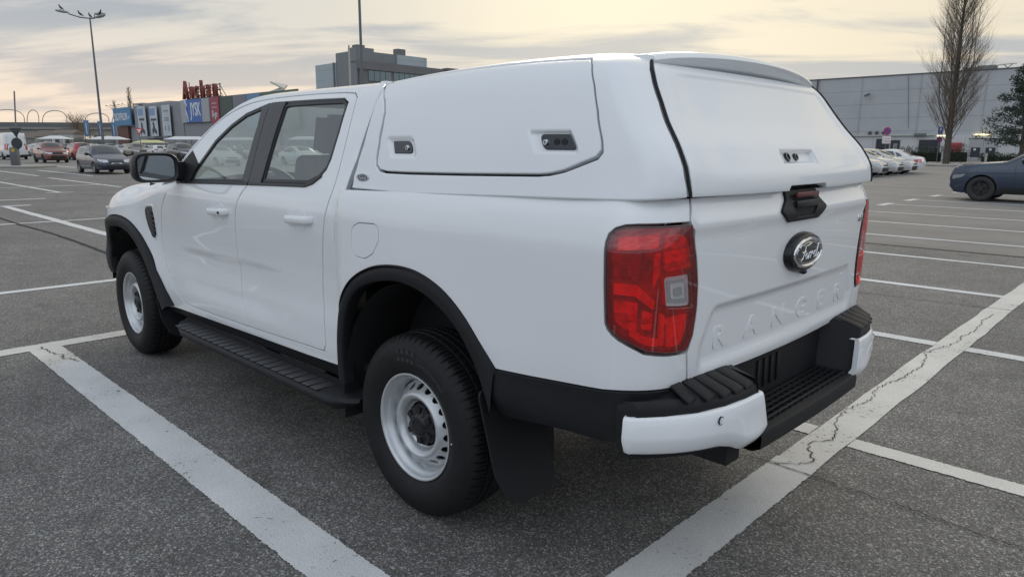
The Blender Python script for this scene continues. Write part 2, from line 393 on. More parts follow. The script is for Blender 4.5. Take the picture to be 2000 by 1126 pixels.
def panel(name, poly, F, m_, parent=None, holes=(), res=.03, gap=.0025, r=.0025, depth=.02, off=0., step=None, extra=None, hole_gap=None, back=False):
    """sheet-metal panel: 2D outline laid on the surface F(u, v), with rolled edges and analytic normals"""
    step = step or res
    outer = densify(inset(poly, gap+r), step)
    hl = [densify(inset(h, -(gap if hole_gap is None else hole_gap)-r), step) for h in holes]
    loops = [outer]+hl
    A = np.array(outer); lo = A.min(0); hi = A.max(0)
    gx = np.arange(lo[0]+res*.5, hi[0], res); gy = np.arange(lo[1]+res*.5, hi[1], res)
    G = np.array([(x, y) for x in gx for y in gy]).reshape(-1, 2)
    if extra is not None: G = np.vstack([G, np.array(extra)])
    if len(G):
        k = ppoly(G, outer)
        for h in hl: k &= ~ppoly(G, h)
        G = G[k]
        Bp = np.vstack([np.array(l) for l in loops])
        keep = np.ones(len(G), bool)
        for i in range(0, len(G), 500):
            d = np.sqrt(((G[i:i+500, None, :]-Bp[None])**2).sum(2)).min(1); keep[i:i+500] = d > min(res, step)*.45
        G = G[keep]
    vs = []; es = []
    for l in loops:
        b = len(vs); vs += [Vector(p) for p in l]; es += [(b+i, b+(i+1) % len(l)) for i in range(len(l))]
    vs += [Vector(p) for p in G]
    ov, oe, of, vi, _, _ = delaunay_2d_cdt(vs, es, [], 0, 1e-7)
    V2 = np.array([tuple(v) for v in ov])
    tri = np.array([f for f in of]); cen = V2[tri].mean(1)
    k = ppoly(cen, outer)
    for h in hl: k &= ~ppoly(cen, h)
    tri = tri[k]
    ttri = np.cross(V2[tri[:, 1]]-V2[tri[:, 0]], V2[tri[:, 2]]-V2[tri[:, 0]])
    tri = tri[np.abs(ttri) > 1e-9]; ttri = ttri[np.abs(ttri) > 1e-9]
    e = 1e-3; pos = []; nor = []
    def fn(p):
        a = np.array(F(p[0], p[1])); du = np.array(F(p[0]+e, p[1]))-np.array(F(p[0]-e, p[1])); dv = np.array(F(p[0], p[1]+e))-np.array(F(p[0], p[1]-e))
        n_ = np.cross(dv, du); L = np.linalg.norm(n_); n_ = n_/L if L > 1e-12 else np.array([0, 0, 1.])
        return a, n_
    for p in V2:
        a, n_ = fn(p); pos.append(a+n_*off); nor.append(n_)
    pos = list(pos); nor = list(nor); faces = []; fn_l = []
    for t, s in zip(tri, ttri):
        q = tuple(int(i) for i in (t if s < 0 else t[::-1])); faces.append(q); fn_l += [nor[i] for i in q]
    # rolled edges
    idx = {}
    base = 0
    for li, l in enumerate(loops):
        ids = []
        for i in range(len(l)):
            j = vi_map(vi, ov, base+i); ids.append(j)
        base += len(l); n = len(ids)
        sgn = 1 if area(l) > 0 else -1
        if li > 0: sgn = -sgn
        rings = [[], [], []]; outs = []
        for i in range(n):
            p = pos[ids[i]]; t = pos[ids[(i+1) % n]]-pos[ids[i-1]]; t = t/(np.linalg.norm(t)+1e-12); n_ = nor[ids[i]]
            o_ = np.cross(n_, t)*sgn; o_ = o_/(np.linalg.norm(o_)+1e-12)
            outs.append(o_)
            rings[0].append(p+o_*r*.7-n_*r*.3); rings[1].append(p+o_*r-n_*r); rings[2].append(p+o_*r-n_*(r+depth))
        b = len(pos)
        for rg in rings: pos += rg
        N0 = [nor[i] for i in ids]; N1 = [(nor[i]+o_)/1.4142 for i, o_ in zip(ids, outs)]
        seqs = [(ids, list(range(b, b+n)), N0, N1), (list(range(b, b+n)), list(range(b+n, b+2*n)), N1, outs), (list(range(b+n, b+2*n)), list(range(b+2*n, b+3*n)), outs, outs)]
        for A_, B_, NA, NB in seqs:
            for i in range(n):
                j = (i+1) % n
                q = [A_[i], A_[j], B_[j], B_[i]]; nn = [NA[i], NA[j], NB[j], NB[i]]
                fnrm = np.cross(pos[q[1]]-pos[q[0]], pos[q[3]]-pos[q[0]])
                if fnrm@(nn[0]+nn[2]) < 0: q.reverse(); nn.reverse()
                faces.append(tuple(q)); fn_l += nn
    me = bpy.data.meshes.new(name); me.from_pydata([tuple(p) for p in pos], [], faces)
    o = link(name, me, m_, parent, True)
    me.normals_split_custom_set([tuple(float(c) for c in n_) for n_ in fn_l])
    return o
def vi_map(orig, ov, i):
    # orig[j] lists the input vertices merged into output vertex j
    global _vm
    if _vm[0] is not orig:
        d = {}
        for j, l in enumerate(orig):
            for k in l: d[k] = j
        _vm = (orig, d)
    return _vm[1][i]
_vm = (None, None)
def mirror(o):
    c = o.copy(); COL.objects.link(c); c.scale = (1, -1, 1); c.location.y *= -1
    for ch in list(o.children):
        d = ch.copy(); COL.objects.link(d); d.parent = c
    return c
def text_mesh(s, size=1., extrude=.01, xs=1., shear=0., space=1., bevel=0., bold=0., word=1.0):
    cu = bpy.data.curves.new('t', 'FONT'); cu.body = s; cu.size = size; cu.extrude = extrude; cu.shear = shear
    cu.space_character = space; cu.align_x = 'CENTER'; cu.align_y = 'CENTER'; cu.bevel_depth = bevel; cu.offset = bold; cu.resolution_u = 4
    o = bpy.data.objects.new('t', cu); COL.objects.link(o); bpy.context.view_layer.update()
    me = bpy.data.meshes.new_from_object(o.evaluated_get(bpy.context.evaluated_depsgraph_get()))
    bpy.data.objects.remove(o); bpy.data.curves.remove(cu)
    xs_ = [v.co.x for v in me.vertices]; ys_ = [v.co.y for v in me.vertices]
    cx, cy = (min(xs_)+max(xs_))/2, (min(ys_)+max(ys_))/2
    for v in me.vertices: v.co.x -= cx; v.co.y -= cy
    for v in me.vertices: v.co.x *= xs
    return me
def text(name, s, m_, parent, T, **kw):
    """T maps local (x right, y up, z towards the reader) to the parent's space"""
    me = text_mesh(s, **kw)
    for v in me.vertices: v.co = Vector(T(*v.co))
    bm = bmesh.new(); bm.from_mesh(me); bmesh.ops.remove_doubles(bm, verts=bm.verts, dist=1e-5); bmesh.ops.recalc_face_normals(bm, faces=bm.faces); bm.to_mesh(me); bm.free()
    me.materials.clear()
    return link(name, me, m_, parent, False)
# ================================================================ THE PICKUP
truck = thing('pickup_truck', (0, 0, 0), 'large white double cab pickup with white hard canopy and red tail lights, parked nearest', 'pickup truck')
T_ = truck
c2 = smooth_curve
def both(o): mirror(o); return o
seamF = [(2.197,1.281),(2.353,1.229),(2.447,1.152),(2.523,1.051),(2.583,.898),(2.547,.753),(2.452,.616),(2.343,.543)]
seamM = [(1.317,1.308),(1.389,1.246),(1.431,1.183),(1.466,1.087),(1.495,.974),(1.507,.860),(1.512,.718),(1.482,.640),(1.440,.541)]
rearD = [(.665,.566),(.645,.60),(.650,.726),(.650,.870),(.617,1.016),(.573,1.158),(.544,1.249),(.524,1.337),(.523,1.447),(.530,1.558),(.543,1.659),(.553,1.715),(.585,1.738)]
topD = [(.649,1.745),(.829,1.751),(1.018,1.753),(1.216,1.752),(1.346,1.749)]
topF = [(1.346,1.749),(1.50,1.739),(1.632,1.720),(1.760,1.687),(1.880,1.642),(1.980,1.588),(2.070,1.527),(2.170,1.455),(2.269,1.378)]
botF = [(2.343,.543),(2.27,.533),(2.016,.531),(1.538,.538),(1.440,.541)]
botR = [(1.440,.541),(1.127,.550),(.820,.560),(.72,.562),(.665,.566)]
# --- doors
fdoor = c2(seamF[::-1])[:-1]+[(2.197,1.281),(2.262,1.36)]+c2(topF[::-1])[:-1]+[(1.346,1.749)]+c2(seamM)[:-1]+c2(botF[::-1])[:-1]
rdoor = c2(seamM[::-1])[:-1]+[(1.317,1.308),(1.346,1.749)]+c2(topD[::-1])[:-1]+c2(rearD[::-1])[:-1]+c2(botR[::-1])[:-1]
winF = [(2.055,1.297),(2.02,1.372),(1.963,1.428),(1.860,1.529),(1.724,1.612),(1.586,1.672),(1.422,1.708),(1.399,1.619),(1.396,1.318)]
winR = [(1.188,1.324),(1.190,1.462),(1.184,1.615),(1.189,1.707),(1.147,1.718),(.883,1.716),(.655,1.712),(.613,1.692),(.606,1.558),(.611,1.445),(.626,1.400),(.676,1.360),(.757,1.333)]
hoF = [(2.055,1.297)]+winF[1:6]+[(1.422,1.708),(1.3515,1.722),(1.3245,1.318)]
hoR = [(1.310,1.320),(1.337,1.722),(1.189,1.722)]+[(1.147,1.722),(.883,1.720),(.655,1.716),(.609,1.695),(.602,1.558),(.607,1.445),(.622,1.398),(.672,1.355),(.757,1.329)]
fd = panel('front_door', fdoor, Fcab, M['white'], T_, [fillet(hoF, .01)], res=.03, step=.02)
rd = panel('rear_door', rdoor, Fcab, M['white'], T_, [fillet(hoR, {7: .03, 10: .05, 11: .05})], res=.03, step=.02)
bp1 = panel('pillar_cover', [(1.422,1.706),(1.3475,1.720),(1.3195,1.314),(1.396,1.318),(1.399,1.619)], Fcab, M['pillar'], fd, off=.0024, gap=.0004, r=.002, depth=.01)
bp2 = panel('pillar_cover', [(1.3440,1.722),(1.259,1.726),(1.189,1.724),(1.184,1.615),(1.188,1.316),(1.3160,1.314)], Fcab, M['pillar'], rd, off=.0024, gap=.0004, r=.002, depth=.01)
def ring(name, poly, w_, F, m_, par, off, depth=.01, r=.002):
    return panel(name, poly, F, m_, par, [inset(poly, w_)], res=.02, gap=0, r=r, depth=depth, off=off, step=.015)
wF = fillet(winF, {0: .012, 6: .012, 8: .012}); wR = fillet(winR, {0: .012, 3: .012, 4: .01, 6: .03, 9: .03, 10: .05, 11: .05})
ring('window_seal', wF, .014, Fcab, M['satin'], fd, -.004); ring('window_seal', wR, .016, Fcab, M['satin'], rd, -.004)
panel('window_glass', inset(wF, .008), Fcab, M['glass'], fd, gap=0, r=.0008, depth=.003, off=-.010, res=.05)
panel('window_glass', inset(wR, .008), Fcab, M['glass'], rd, gap=0, r=.0008, depth=.003, off=-.010, res=.05)
# sail panel at the mirror, belt mouldings
panel('mirror_sail', [(2.245,1.296),(2.232,1.392),(2.125,1.470),(1.985,1.392),(2.025,1.34),(2.045,1.296)], Fcab, M['black'], fd, gap=0, r=.003, depth=.01, off=.004)
def strip(name, pts, h, m_, par, F, off):
    p = [(x, z+h/2) for x, z in pts]+[(x, z-h/2) for x, z in pts[::-1]]
    return panel(name, p, F, m_, par, gap=0, r=.003, depth=.012, off=off, res=.02, step=.02)
strip('belt_moulding', [(2.24,1.284),(2.05,1.289),(1.70,1.300),(1.322,1.309)], .016, M['satin'], fd, Fcab, .006)
strip('belt_moulding', [(1.314,1.309),(1.0,1.317),(.76,1.322),(.70,1.338),(.64,1.372)], .016, M['satin'], rd, Fcab, .006)
# --- door handles
def handle(par, x, z):
    m1 = MB(); y = Fcab(x, z)[1]
    rows = []
    for i in range(17):
        t = i/16; xx = x-.115+.23*t; k = (1-abs(2*t-1)**4)**.5 if 0 < t < 1 else 0
        yy = Fcab(xx, z)[1]+.004+.036*(min(1, math.sin(math.pi*t)*2.2))
        hh = .0195*(.75+.25*k); rows.append([(xx, yy-.008-.006*math.cos(a)*0+.009*math.cos(a), z+.004*(.5-t)*2+hh*math.sin(a)) for a in [2*math.pi*q/14 for q in range(14)]])
    m1.grid(rows, True); m1.add(rows[0], [tuple(range(14))]); m1.add(rows[-1], [tuple(range(14))])
    h = m1.build('door_handle', M['white'], par, smooth=True, angle=60)
    return h
hd = handle(fd, 1.635, 1.155)
mb = MB(); mb.lathe([(0, .002), (.006, .002), (.007, 0), (.007, -.004)], 14, 'Y', (1.56, Fcab(1.56, 1.155)[1]+.043, 1.155)); mb.build('key_cylinder', M['dark'], fd, smooth=True)
handle(rd, .775, 1.175)
def cup(par, x, z):     # shallow dish behind the handle
    def F(u, v):
        q = Fcab(u, v); k = max(0, 1-((u-x)/.055)**2-((v-z)/.048)**2)
        return (q[0], q[1]+.0007-.016*k**.7*(1 if k > 0 else 0), q[2])
    el = [(x+.056*math.cos(a), z+.049*math.sin(a)) for a in [2*math.pi*i/40 for i in range(40)]]
    panel('handle_dish', el, F, M['white'], par, gap=0, r=.0007, depth=.002, res=.008, step=.01)
cup(fd, 1.635, 1.150); cup(rd, .775, 1.170)
# --- cab side frame (roof rail, rear corner, sill, A pillar) as one pressing
pil = [(2.269,1.384),(2.203,1.452),(2.081,1.542),(1.980,1.603),(1.888,1.652),(1.80,1.693),(1.703,1.731),(1.60,1.765),(1.52,1.785),(1.42,1.80)]
cabside = [(2.645,.462),(2.476,.475),(2.041,.484),(1.371,.500),(.835,.510),(.535,.520),(.515,.55),(.505,.80),(.50,1.10),(.480,1.25),(.440,1.32),(.415,1.45),(.405,1.60),(.40,1.70),(.40,1.77),(.40,1.81),(.60,1.815),(1.0,1.822),(1.30,1.815)]+pil[::-1]+[(2.31,1.352),(2.27,1.30),(2.385,1.235),(2.478,1.155),(2.556,1.05),(2.615,.9),(2.61,.74),(2.58,.6)]
uni = c2(seamF[::-1])[:-1]+[(2.197,1.281),(2.262,1.36)]+c2(topF[::-1])[:-1]+c2(topD[::-1])[:-1]+c2(rearD[::-1])[:-1]+c2(botR[::-1])[:-1]+c2(botF[::-1])[:-1]
uni_in = inset(uni, 0)
def Fframe(x, v):      # the frame sinks 3 mm ahead of the fender seam so that the fender lies over it
    q = Fcab(x, v); k = sm(x, 2.30, 2.36)*sm(v, .50, .56)
    k2 = sm(x, 2.20, 2.30)*sm(v, 1.15, 1.22)*(1-sm(v, 1.28, 1.33)); return (q[0], q[1]-.012*max(k, k2), q[2])
panel('cab_frame', fillet(cabside, .008), Fframe, M['white'], T_, [uni], res=.03, step=.02, gap=0, hole_gap=.0025)
inner = MB()   # black rebate behind the shut lines
rows = []
for i in range(46):
    x = .50+i*.05; rows.append([(x, cabY(z)-.030-(.35*(x-3.4)**2 if x > 3.4 else 0), cabZ(z)) for z in (.50, .7, .9, 1.1, 1.2, 1.26)])
inner.grid(rows)
inner.build('door_rebate', M['dark'], T_, smooth=True)
# --- bonnet and front wings
def ztop(x): return _zt(x)
def swg(x): return .075+.095*sm(x, 2.4, 3.1)
_zt = pch([(2.2,1.30),(2.4,1.288),(2.65,1.275),(2.9,1.262),(3.2,1.234),(3.45,1.190),(3.7,1.130),(3.9,1.07),(4.05,1.00)])
def Fwing(x, v):
    zt = ztop(x); zb = zt-swg(x)
    if v <= .9: z = v if v < .7 else .7+(v-.7)*(zb-.7)/.2; return (x, Fcab(x, z)[1], z)
    t = (v-.9)/.35; y0, s = Fcab(x, zb)[1], swg(x)
    if t <= 1:
        a = t*math.pi/2; return (x, y0-.73*s*(1-math.cos(a)), zb+s*math.sin(a))
    t2 = (v-1.25); return (x, y0-.73*s-t2, zt+.03*(1-((y0-.73*s-t2)/(y0-.73*s))**2))
aFo = [(3.70,.56),(3.79,.66),(3.83,.74),(3.81,.84),(3.69,.94),(3.48,1.0),(3.28,1.017),(3.08,.998),(2.93,.940),(2.80,.85),(2.68,.72),(2.58,.60),(2.50,.487)]
wing = [(2.30,.478),(2.476,.475)]+[(2.50,.487)]+c2(aFo[::-1])[1:]+[(4.02,.52),(4.02,.85),(4.0,1.25),(2.36,1.25)]+[(2.356,.95)]
def vw(x, z):
    zb = ztop(x)-swg(x)
    if z < .7: return z
    if z < zb: return .7+(z-.7)*.2/(zb-.7)
    return .9+.35*math.asin(min(1, (z-zb)/swg(x)))*2/math.pi
fr = [(2.205,1.2795),(2.353,1.229),(2.447,1.152),(2.523,1.051),(2.583,.898),(2.547,.753),(2.452,.616),(2.36,.555),(2.30,.535)]
wing = [(2.30,.480),(2.476,.476)]+c2([(x, vw(x, z)) for x, z in aFo[::-1]])+[(3.78,.52),(4.02,.52),(4.02,.80),(4.0,1.25),(2.215,1.25)]+[(x, vw(x, z)) for x, z in c2(fr)]
wg = panel('front_wing', wing, Fwing, M['white'], T_, res=.03, step=.02, depth=.02)
both(wg)
mb = MB(); rows = []
for i in range(38):
    x = 2.22+i*(4.0-2.22)/37; y0 = Fwing(x, 1.252)[1]; zt = ztop(x)
    rows.append([(x+(.10*(1-(k/8)**2) if i == 37 else 0), y0*k/8, zt+.03*(1-(k/8)**2)+(.008 if 1 < abs(k) < 6 else 0)) for k in range(-8, 9)])
mb.grid(rows); mb.build('bonnet', M['white'], T_, smooth=True, angle=60)
# nose
mb = MB(); mb.mi = 0
def nose(z): return 4.03+.07*sm(z, .35, .6)-.05*sm(z, .8, 1.1)
rows = [[(nose(z)-.26*abs(k/8)**3.2, .83*k/8, z) for k in range(-8, 9)] for z in (.42, .5, .6, .7, .8, .9, 1.0, 1.08)]
mb.grid(rows); mb.build('front_bumper', M['black'], T_, smooth=True)
mb = MB(); 
for z in (.78, .86, .94, 1.02): mb.box((nose(z)+.015, 0, z), (.04, 1.1, .022))
mb.box((nose(.9)+.02, 0, .9), (.03, 1.2, .05)); mb.build('grille', M['gloss'], T_, bevel=.004)
for s in (1, -1):
    mb = MB(); mb.prism([(.60*s, .80), (.80*s, .82), (.80*s, 1.03), (.60*s, 1.04)], 3.86, 4.07, 'X'); mb.build('headlight', M['lens_clear'], T_, bevel=.02)
# --- roof and windscreen
mb = MB()
edge = []
for i in range(28): edge.append((.40+(1.42-.40)*i/27, None))
rows = []
for x, _ in edge:
    p = Fcab(x, 1.81 if x < 1.3 else 1.81-.008*(x-1.3)/.12)
    y0, z0 = p[1], p[2]; rows.append([(x+.10*(1-(k/12)**2)*sm(x, 1.0, 1.42)*.8, y0*k/12, z0+.038*(1-abs(k/12)**2.4)+(.006 if 2 < abs(k) < 4 or 6 < abs(k) < 8 else 0)) for k in range(-12, 13)])
mb.grid(rows); mb.build('roof', M['white'], T_, smooth=True, angle=50)
mb = MB(); rows = []
pl = c2(pil, .05)[::-1]+[(2.36,1.31),(2.48,1.262)]
for x, z in pl:
    p = Fcab(x, z); k0 = (x-1.42)/(2.48-1.42)
    rows.append([(x+(.08+.24*k0)*(1-(k/12)**2), (p[1]-.004)*k/12, p[2]+.038*(1-k0)*(1-abs(k/12)**2.4)) for k in range(-12, 13)])
mb.grid(rows); mb.build('windscreen', M['glass'], T_, smooth=True, angle=80)
# A-pillar inner return
for s in (1, -1):
    mb = MB()
    mb.path([(x, s*(Fcab(x, z)[1]-.03), Fcab(x, z)[2]-.022) for x, z in pl], .028, 8); mb.build('windscreen_pillar', M['headlin'], T_, smooth=True)
# --- cab rear wall with window, roof lining, floor, dash, seats
mb = MB(); 
cw = [(.455, .86, .95), (.455, .895, 1.0), (.455, .885, 1.33), (.455, .80, 1.55), (.455, .66, 1.785)]
mb.prism([(y, z) for _, y, z in cw]+[(-y, z) for _, y, z in cw[::-1]], .45, .485, 'X')
o = mb.build('cab_back', M['white'], T_)
mb = MB(); mb.prism([(.60, 1.36), (.52, 1.66), (-.52, 1.66), (-.60, 1.36)], .440, .449, 'X'); mb.build('back_window', M['gloss'], T_, bevel=.01)
mb = MB(); mb.box((1.15, 0, 1.745), (1.25, 1.28, .02)); mb.build('roof_lining', M['headlin'], T_)
mb = MB(); mb.box((1.45, 0, .60), (1.9, 1.66, .10)); mb.build('cabin_floor', M['dark'], T_)
for sx, y in ((1.42, .38), (1.42, -.38), (.70, .40), (.70, -.40), (.70, 0)):
    mb = MB(); rt_ = Matrix.Rotation(R(-16), 3, 'Y')
    w_ = .50 if sx > 1 else .38
    mb.box((sx+.25, y, .86), (.50, w_, .16)); mb.box((sx-.06, y, 1.16), (.14, w_, .60), rt_)
    se = mb.build('seat', M['seat'], T_, bevel=.045, seg=4)
    mb = MB(); mb.box((sx-.155, y, 1.56), (.10, .27, .17), rt_); mb.path([(sx-.13, y-.06, 1.42), (sx-.14, y-.06, 1.52)], .007); mb.path([(sx-.13, y+.06, 1.42), (sx-.14, y+.06, 1.52)], .007)
    mb.build('headrest', M['seat'], se, bevel=.03, seg=4)
mb = MB(); rows = [[(2.35+.10*math.cos(a), y, 1.17+.10*math.sin(a)) for a in [math.pi*(.0+q/10) for q in range(11)]] for y in (-.80, -.4, .2, .30, .38, .46, .56, .80)]
for j, r_ in enumerate(rows):
    if 3 <= j <= 5: rows[j] = [(x-.03, y, z+.045) for x, y, z in r_]
mb.grid(rows); mb.box((2.35, 0, 1.05), (.25, 1.6, .25)); mb.build('dashboard', M['dark'], T_, smooth=True)
mb = MB()
cpt = [(2.06+.10*math.sin(a), .38+.185*math.cos(a), 1.20+.16*math.sin(a)) for a in [2*math.pi*i/32 for i in range(33)]]
mb.path(cpt, .015, 8, False); mb.box((2.09, .38, 1.19), (.05, .14, .11), Matrix.Rotation(R(-25), 3, 'Y')); mb.box((2.08, .38, 1.2), (.02, .34, .03)); mb.path([(2.1, .38, 1.18), (2.32, .38, 1.10)], .03)
mb.build('steering_wheel', M['satin'], T_, smooth=True)
mb = MB(); mb.box((1.80, 0, 1.66), (.04, .25, .075)); mb.path([(1.80, 0, 1.69), (1.78, 0, 1.77)], .01); mb.build('interior_mirror', M['satin'], T_, bevel=.01)
for nm in ('front_door', 'rear_door', 'cab_frame', 'door_rebate'):
    both(bpy.data.objects[nm])
# --- door mirrors
mb = MB()
Cm = Vector((2.14, 1.055, 1.378))
def mring(dx, w_, h_, dy=0, dz=0, n=36, e=.5):
    out = []
    for i in range(n):
        a = 2*math.pi*i/n; c, s = math.cos(a), math.sin(a)
        out.append((Cm.x+dx, Cm.y+dy+w_*math.copysign(abs(c)**e, c), Cm.z+dz+h_*math.copysign(abs(s)**e, s)))
    return out
rows = [mring(.02, .098, .066), mring(-.012, .103, .070), mring(-.020, .116, .080), mring(-.012, .121, .084), mring(.03, .124, .086), mring(.08, .115, .080), mring(.12, .085, .060, -.01), mring(.14, .03, .02, -.015)]
mb.grid([r_[::-1] for r_ in rows], True); mb.box((2.20, .925, 1.325), (.09, .10, .05), Matrix.Rotation(R(12), 3, 'Z')); mb.box((2.19, .91, 1.36), (.085, .05, .10))
dm = mb.build('door_mirror', M['satin'], T_, smooth=True, angle=50)
mb = MB(); mb.add([Cm+Vector((-.004, 0, 0))]+[Vector(p)+Vector((-.004, 0, 0)) for p in mring(0, .100, .068)], [(0, 1+(i+1) % 36, 1+i) for i in range(36)]); mb.build('mirror_glass', M['mirror'], dm)
both(dm)
# --- side vent in the wing
def vent():
    vp = [(2.775,1.085),(2.735,1.11),(2.645,1.118),(2.640,1.04),(2.652,.945),(2.685,.905),(2.715,.915),(2.755,.975),(2.778,1.04)]
    Fv = lambda x, v: Fcab(x, v)
    v_ = panel('side_vent', fillet(vp, .012), Fv, M['gloss'], T_, gap=0, r=.004, depth=.01, off=.006, res=.02, step=.015)
    mb = MB()
    for i in range(5):
        z = .945+i*.032; p = Fcab(2.68, z); mb.box((2.672, p[1]+.010, z), (.05, .006, .010), Matrix.Rotation(R(-12), 3, 'Y'))
    mb.build('vent_fin', M['satin'], v_, bevel=.002)
    ring('vent_surround', fillet([(x+(.012 if x > 2.7 else -.012), z+(.012 if z > 1.02 else -.012)) for x, z in vp], .015), .012, Fv, M['white'], v_, .004, r=.003)
    return v_
both(vent())
# --- bed side
aRo = [(.470,.50),(.474,.60),(.468,.71),(.435,.84),(.345,.950),(.205,1.020),(.055,1.050),(-.10,1.048),(-.245,1.005),(-.360,.930),(-.45,.838),(-.522,.757)]
aRi = [(.425,.47),(.432,.60),(.418,.73),(.374,.84),(.295,.920),(.165,.968),(.015,.988),(-.135,.966),(-.250,.916),(-.335,.855),(-.415,.76),(-.468,.66),(-.50,.575)]
bedlow = [(-.522,.757),(-.705,.766),(-.910,.782),(-.995,.792),(-1.077,.796),(-1.165,.795),(-1.236,.790)]
seam = [(-1.200,1.363),(-1.215,1.299),(-1.230,1.269),(-1.262,1.190),(-1.280,1.10),(-1.283,1.032),(-1.270,.945),(-1.245,.892),(-1.252,.85),(-1.256,.790)]
lamp = [(-1.226,1.290),(-1.14,1.290),(-1.04,1.288),(-1.005,1.285),(-.980,1.276),(-.965,1.260),(-.959,1.238),(-.958,1.21),(-.961,1.107),(-.966,1.000),(-.972,.985),(-.985,.971),(-1.008,.956),(-1.087,.919),(-1.156,.908),(-1.238,.902),(-1.265,.945),(-1.278,1.032),(-1.276,1.11),(-1.257,1.19),(-1.232,1.255)]
lampS = fillet(lamp, {0: .014, 15: .02, 13: .04, 16: .02})
bed = [(.508,1.318),(.51,.55),(.474,.55)]+c2(aRo)[2:]+c2(bedlow)[1:]+[(-1.256,.80)]+c2(seam[::-1])[1:]+[(-1.0,1.352),(-.555,1.345),(-.025,1.330),(.375,1.322)]
# pull the boundary out to the lamp so the lamp sits in an opening
lamp_open = inset(lampS, -.001)
fuel = fillet([(.324,1.178),(.271,1.199),(.163,1.203),(.133,1.190),(.130,1.139),(.168,1.084),(.227,1.057),(.305,1.060),(.327,1.085)], .045)
def bedcut():
    # bed outline with the lamp region removed along the seam
    top = [p for p in bed]
    return top
bedp = [(.508,1.326),(.51,.55),(.474,.55)]+c2(aRo)[2:]+c2(bedlow)[1:]+[(-1.252,.80),(-1.248,.85),(-1.242,.897),(-1.156,.903),(-1.085,.913),(-1.004,.951),(-.982,.967),(-.969,.982),(-.963,.998),(-.958,1.107),(-.955,1.212),(-.956,1.240),(-.962,1.262),(-.978,1.279),(-1.005,1.288),(-1.04,1.291),(-1.14,1.293),(-1.217,1.293),(-1.200,1.364),(-1.0,1.361),(-.555,1.354),(-.025,1.339),(.375,1.330)]
bp = panel('bed_side', bedp, Fbed, M['white'], T_, [fuel], res=.028, step=.018, depth=.03, hole_gap=.001)
panel('fuel_flap', fuel, Fbed, M['white'], bp, gap=.0015, r=.0015, res=.02, step=.01)
both(bp)
# --- tailgate
def Ftg(y, v):
    q = Fbed(Ubed(abs(y), v), v); return (q[0], math.copysign(q[1], y) if y else 0, q[2])
def yb(u, v): return Fbed(u, v)[1]
tgl = [(yb(u-.001, v), v) for u, v in c2(seam, .04)]
tg = tgl+[(.3,.782),(0,.780),(-.3,.782)]+[(-y, v) for y, v in tgl[::-1]]
def Ftg2(a, v): return Ftg(a, v)
tgp = tg
tgo = panel('tailgate', tgp, Ftg2, M['white'], T_, res=.014, step=.014, depth=.03, gap=.002)
# letters pressed into the tailgate
def Ttg(y0, z0):
    def T(x, y, z):
        yy, zz = y0-x, z0+y; q = Ftg(yy, zz); return (q[0]-z, q[1], q[2])
    return T
for ch, yc in zip('RANGER', (.485, .28, .075, -.13, -.335, -.54)):
    text('embossed_letter', ch, M['white'], tgo, Ttg(yc+.02, .908), size=.098, extrude=.0016, xs=1.45, bevel=.0012, bold=.002)
text('trim_badge', 'XLT', M['chrome'], tgo, Ttg(-.672, 1.214), size=.040, extrude=.004, xs=.95, bold=.001)
# handle bezel (black) with lamp and grip recess
bz = [(.112,1.362),(.122,1.330),(.178,1.292),(.110,1.252),(-.150,1.252),(-.222,1.292),(-.166,1.330),(-.156,1.362)]
bz = [(y+.022, z) for y, z in bz]
def Fbz(a, v): q = Ftg(a, v); return (q[0]-.004, q[1], q[2])
gr = [(.075,1.325),(.085,1.300),(.055,1.268),(-.095,1.268),(-.125,1.300),(-.115,1.325)]
gr = [(y+.02, z) for y, z in gr]
bzo = panel('handle_bezel', fillet(bz, .010), Fbz, M['black'], tgo, [fillet(gr, .008)], res=.012, step=.01, gap=0, r=.004, depth=.02, off=.006)
mb = MB(); x0 = Ftg(0, 1.30)[0]
mb.box((x0-.003, -.003, 1.297), (.004, .20, .060)); mb.build('grip_recess', M['dark'], bzo)
mb = MB(); mb.prism([(-.105, 1.300), (.085, 1.300), (.090, 1.325), (-.110, 1.325)], x0-.014, x0-.004, 'X'); mb.build('pull_grip', M['satin'], bzo, bevel=.004)
mb = MB(); mb.prism([(-.100, 1.337), (.090, 1.337), (.090, 1.354), (-.100, 1.354)], x0-.013, x0-.002, 'X'); mb.build('brake_lamp', mat('dull_red_lamp', (.13, .03, .03), .3), bzo, bevel=.002)
# oval emblem
def oval(cy, cz, a, b, n=48): return [(cy+a*math.cos(2*math.pi*i/n), cz+b*math.sin(2*math.pi*i/n)) for i in range(n)]
ey, ez = -.010, 1.135; ex = Ftg(0, 1.135)[0]
def oring(prof, name, m_, par, a, b, cy=ey, cz=ez):
    """prof = [(inset, x)]"""
    mb = MB(); rows = [[(x, y, z) for y, z in oval(cy, cz, a-d, b-d)] for d, x in prof]
    mb.grid(rows, True); mb.add(rows[-1], [tuple(range(48))])
    return mb.build(name, m_, par, smooth=True, angle=30)
em = oring([(-.004, ex+.004), (-.002, ex-.014), (.004, ex-.026), (.012, ex-.030)], 'emblem_base', M['satin'], tgo, .140, .070)
em.location = (0, 0, 0)
oring([(0, ex-.026), (.003, ex-.033), (.010, ex-.035), (.015, ex-.031)], 'emblem_rim', M['chrome'], em, .128, .058)
oring([(0, ex-.030), (.002, ex-.0325)], 'emblem_field', M['gloss'], em, .1125, .0425)
oring([(0, ex-.0326), (.001, ex-.0335), (.003, ex-.0330)], 'emblem_line', M['chrome'], em, .106, .0385)
oring([(0, ex-.0331), (.001, ex-.0338)], 'emblem_field', M['gloss'], em, .1025, .036)
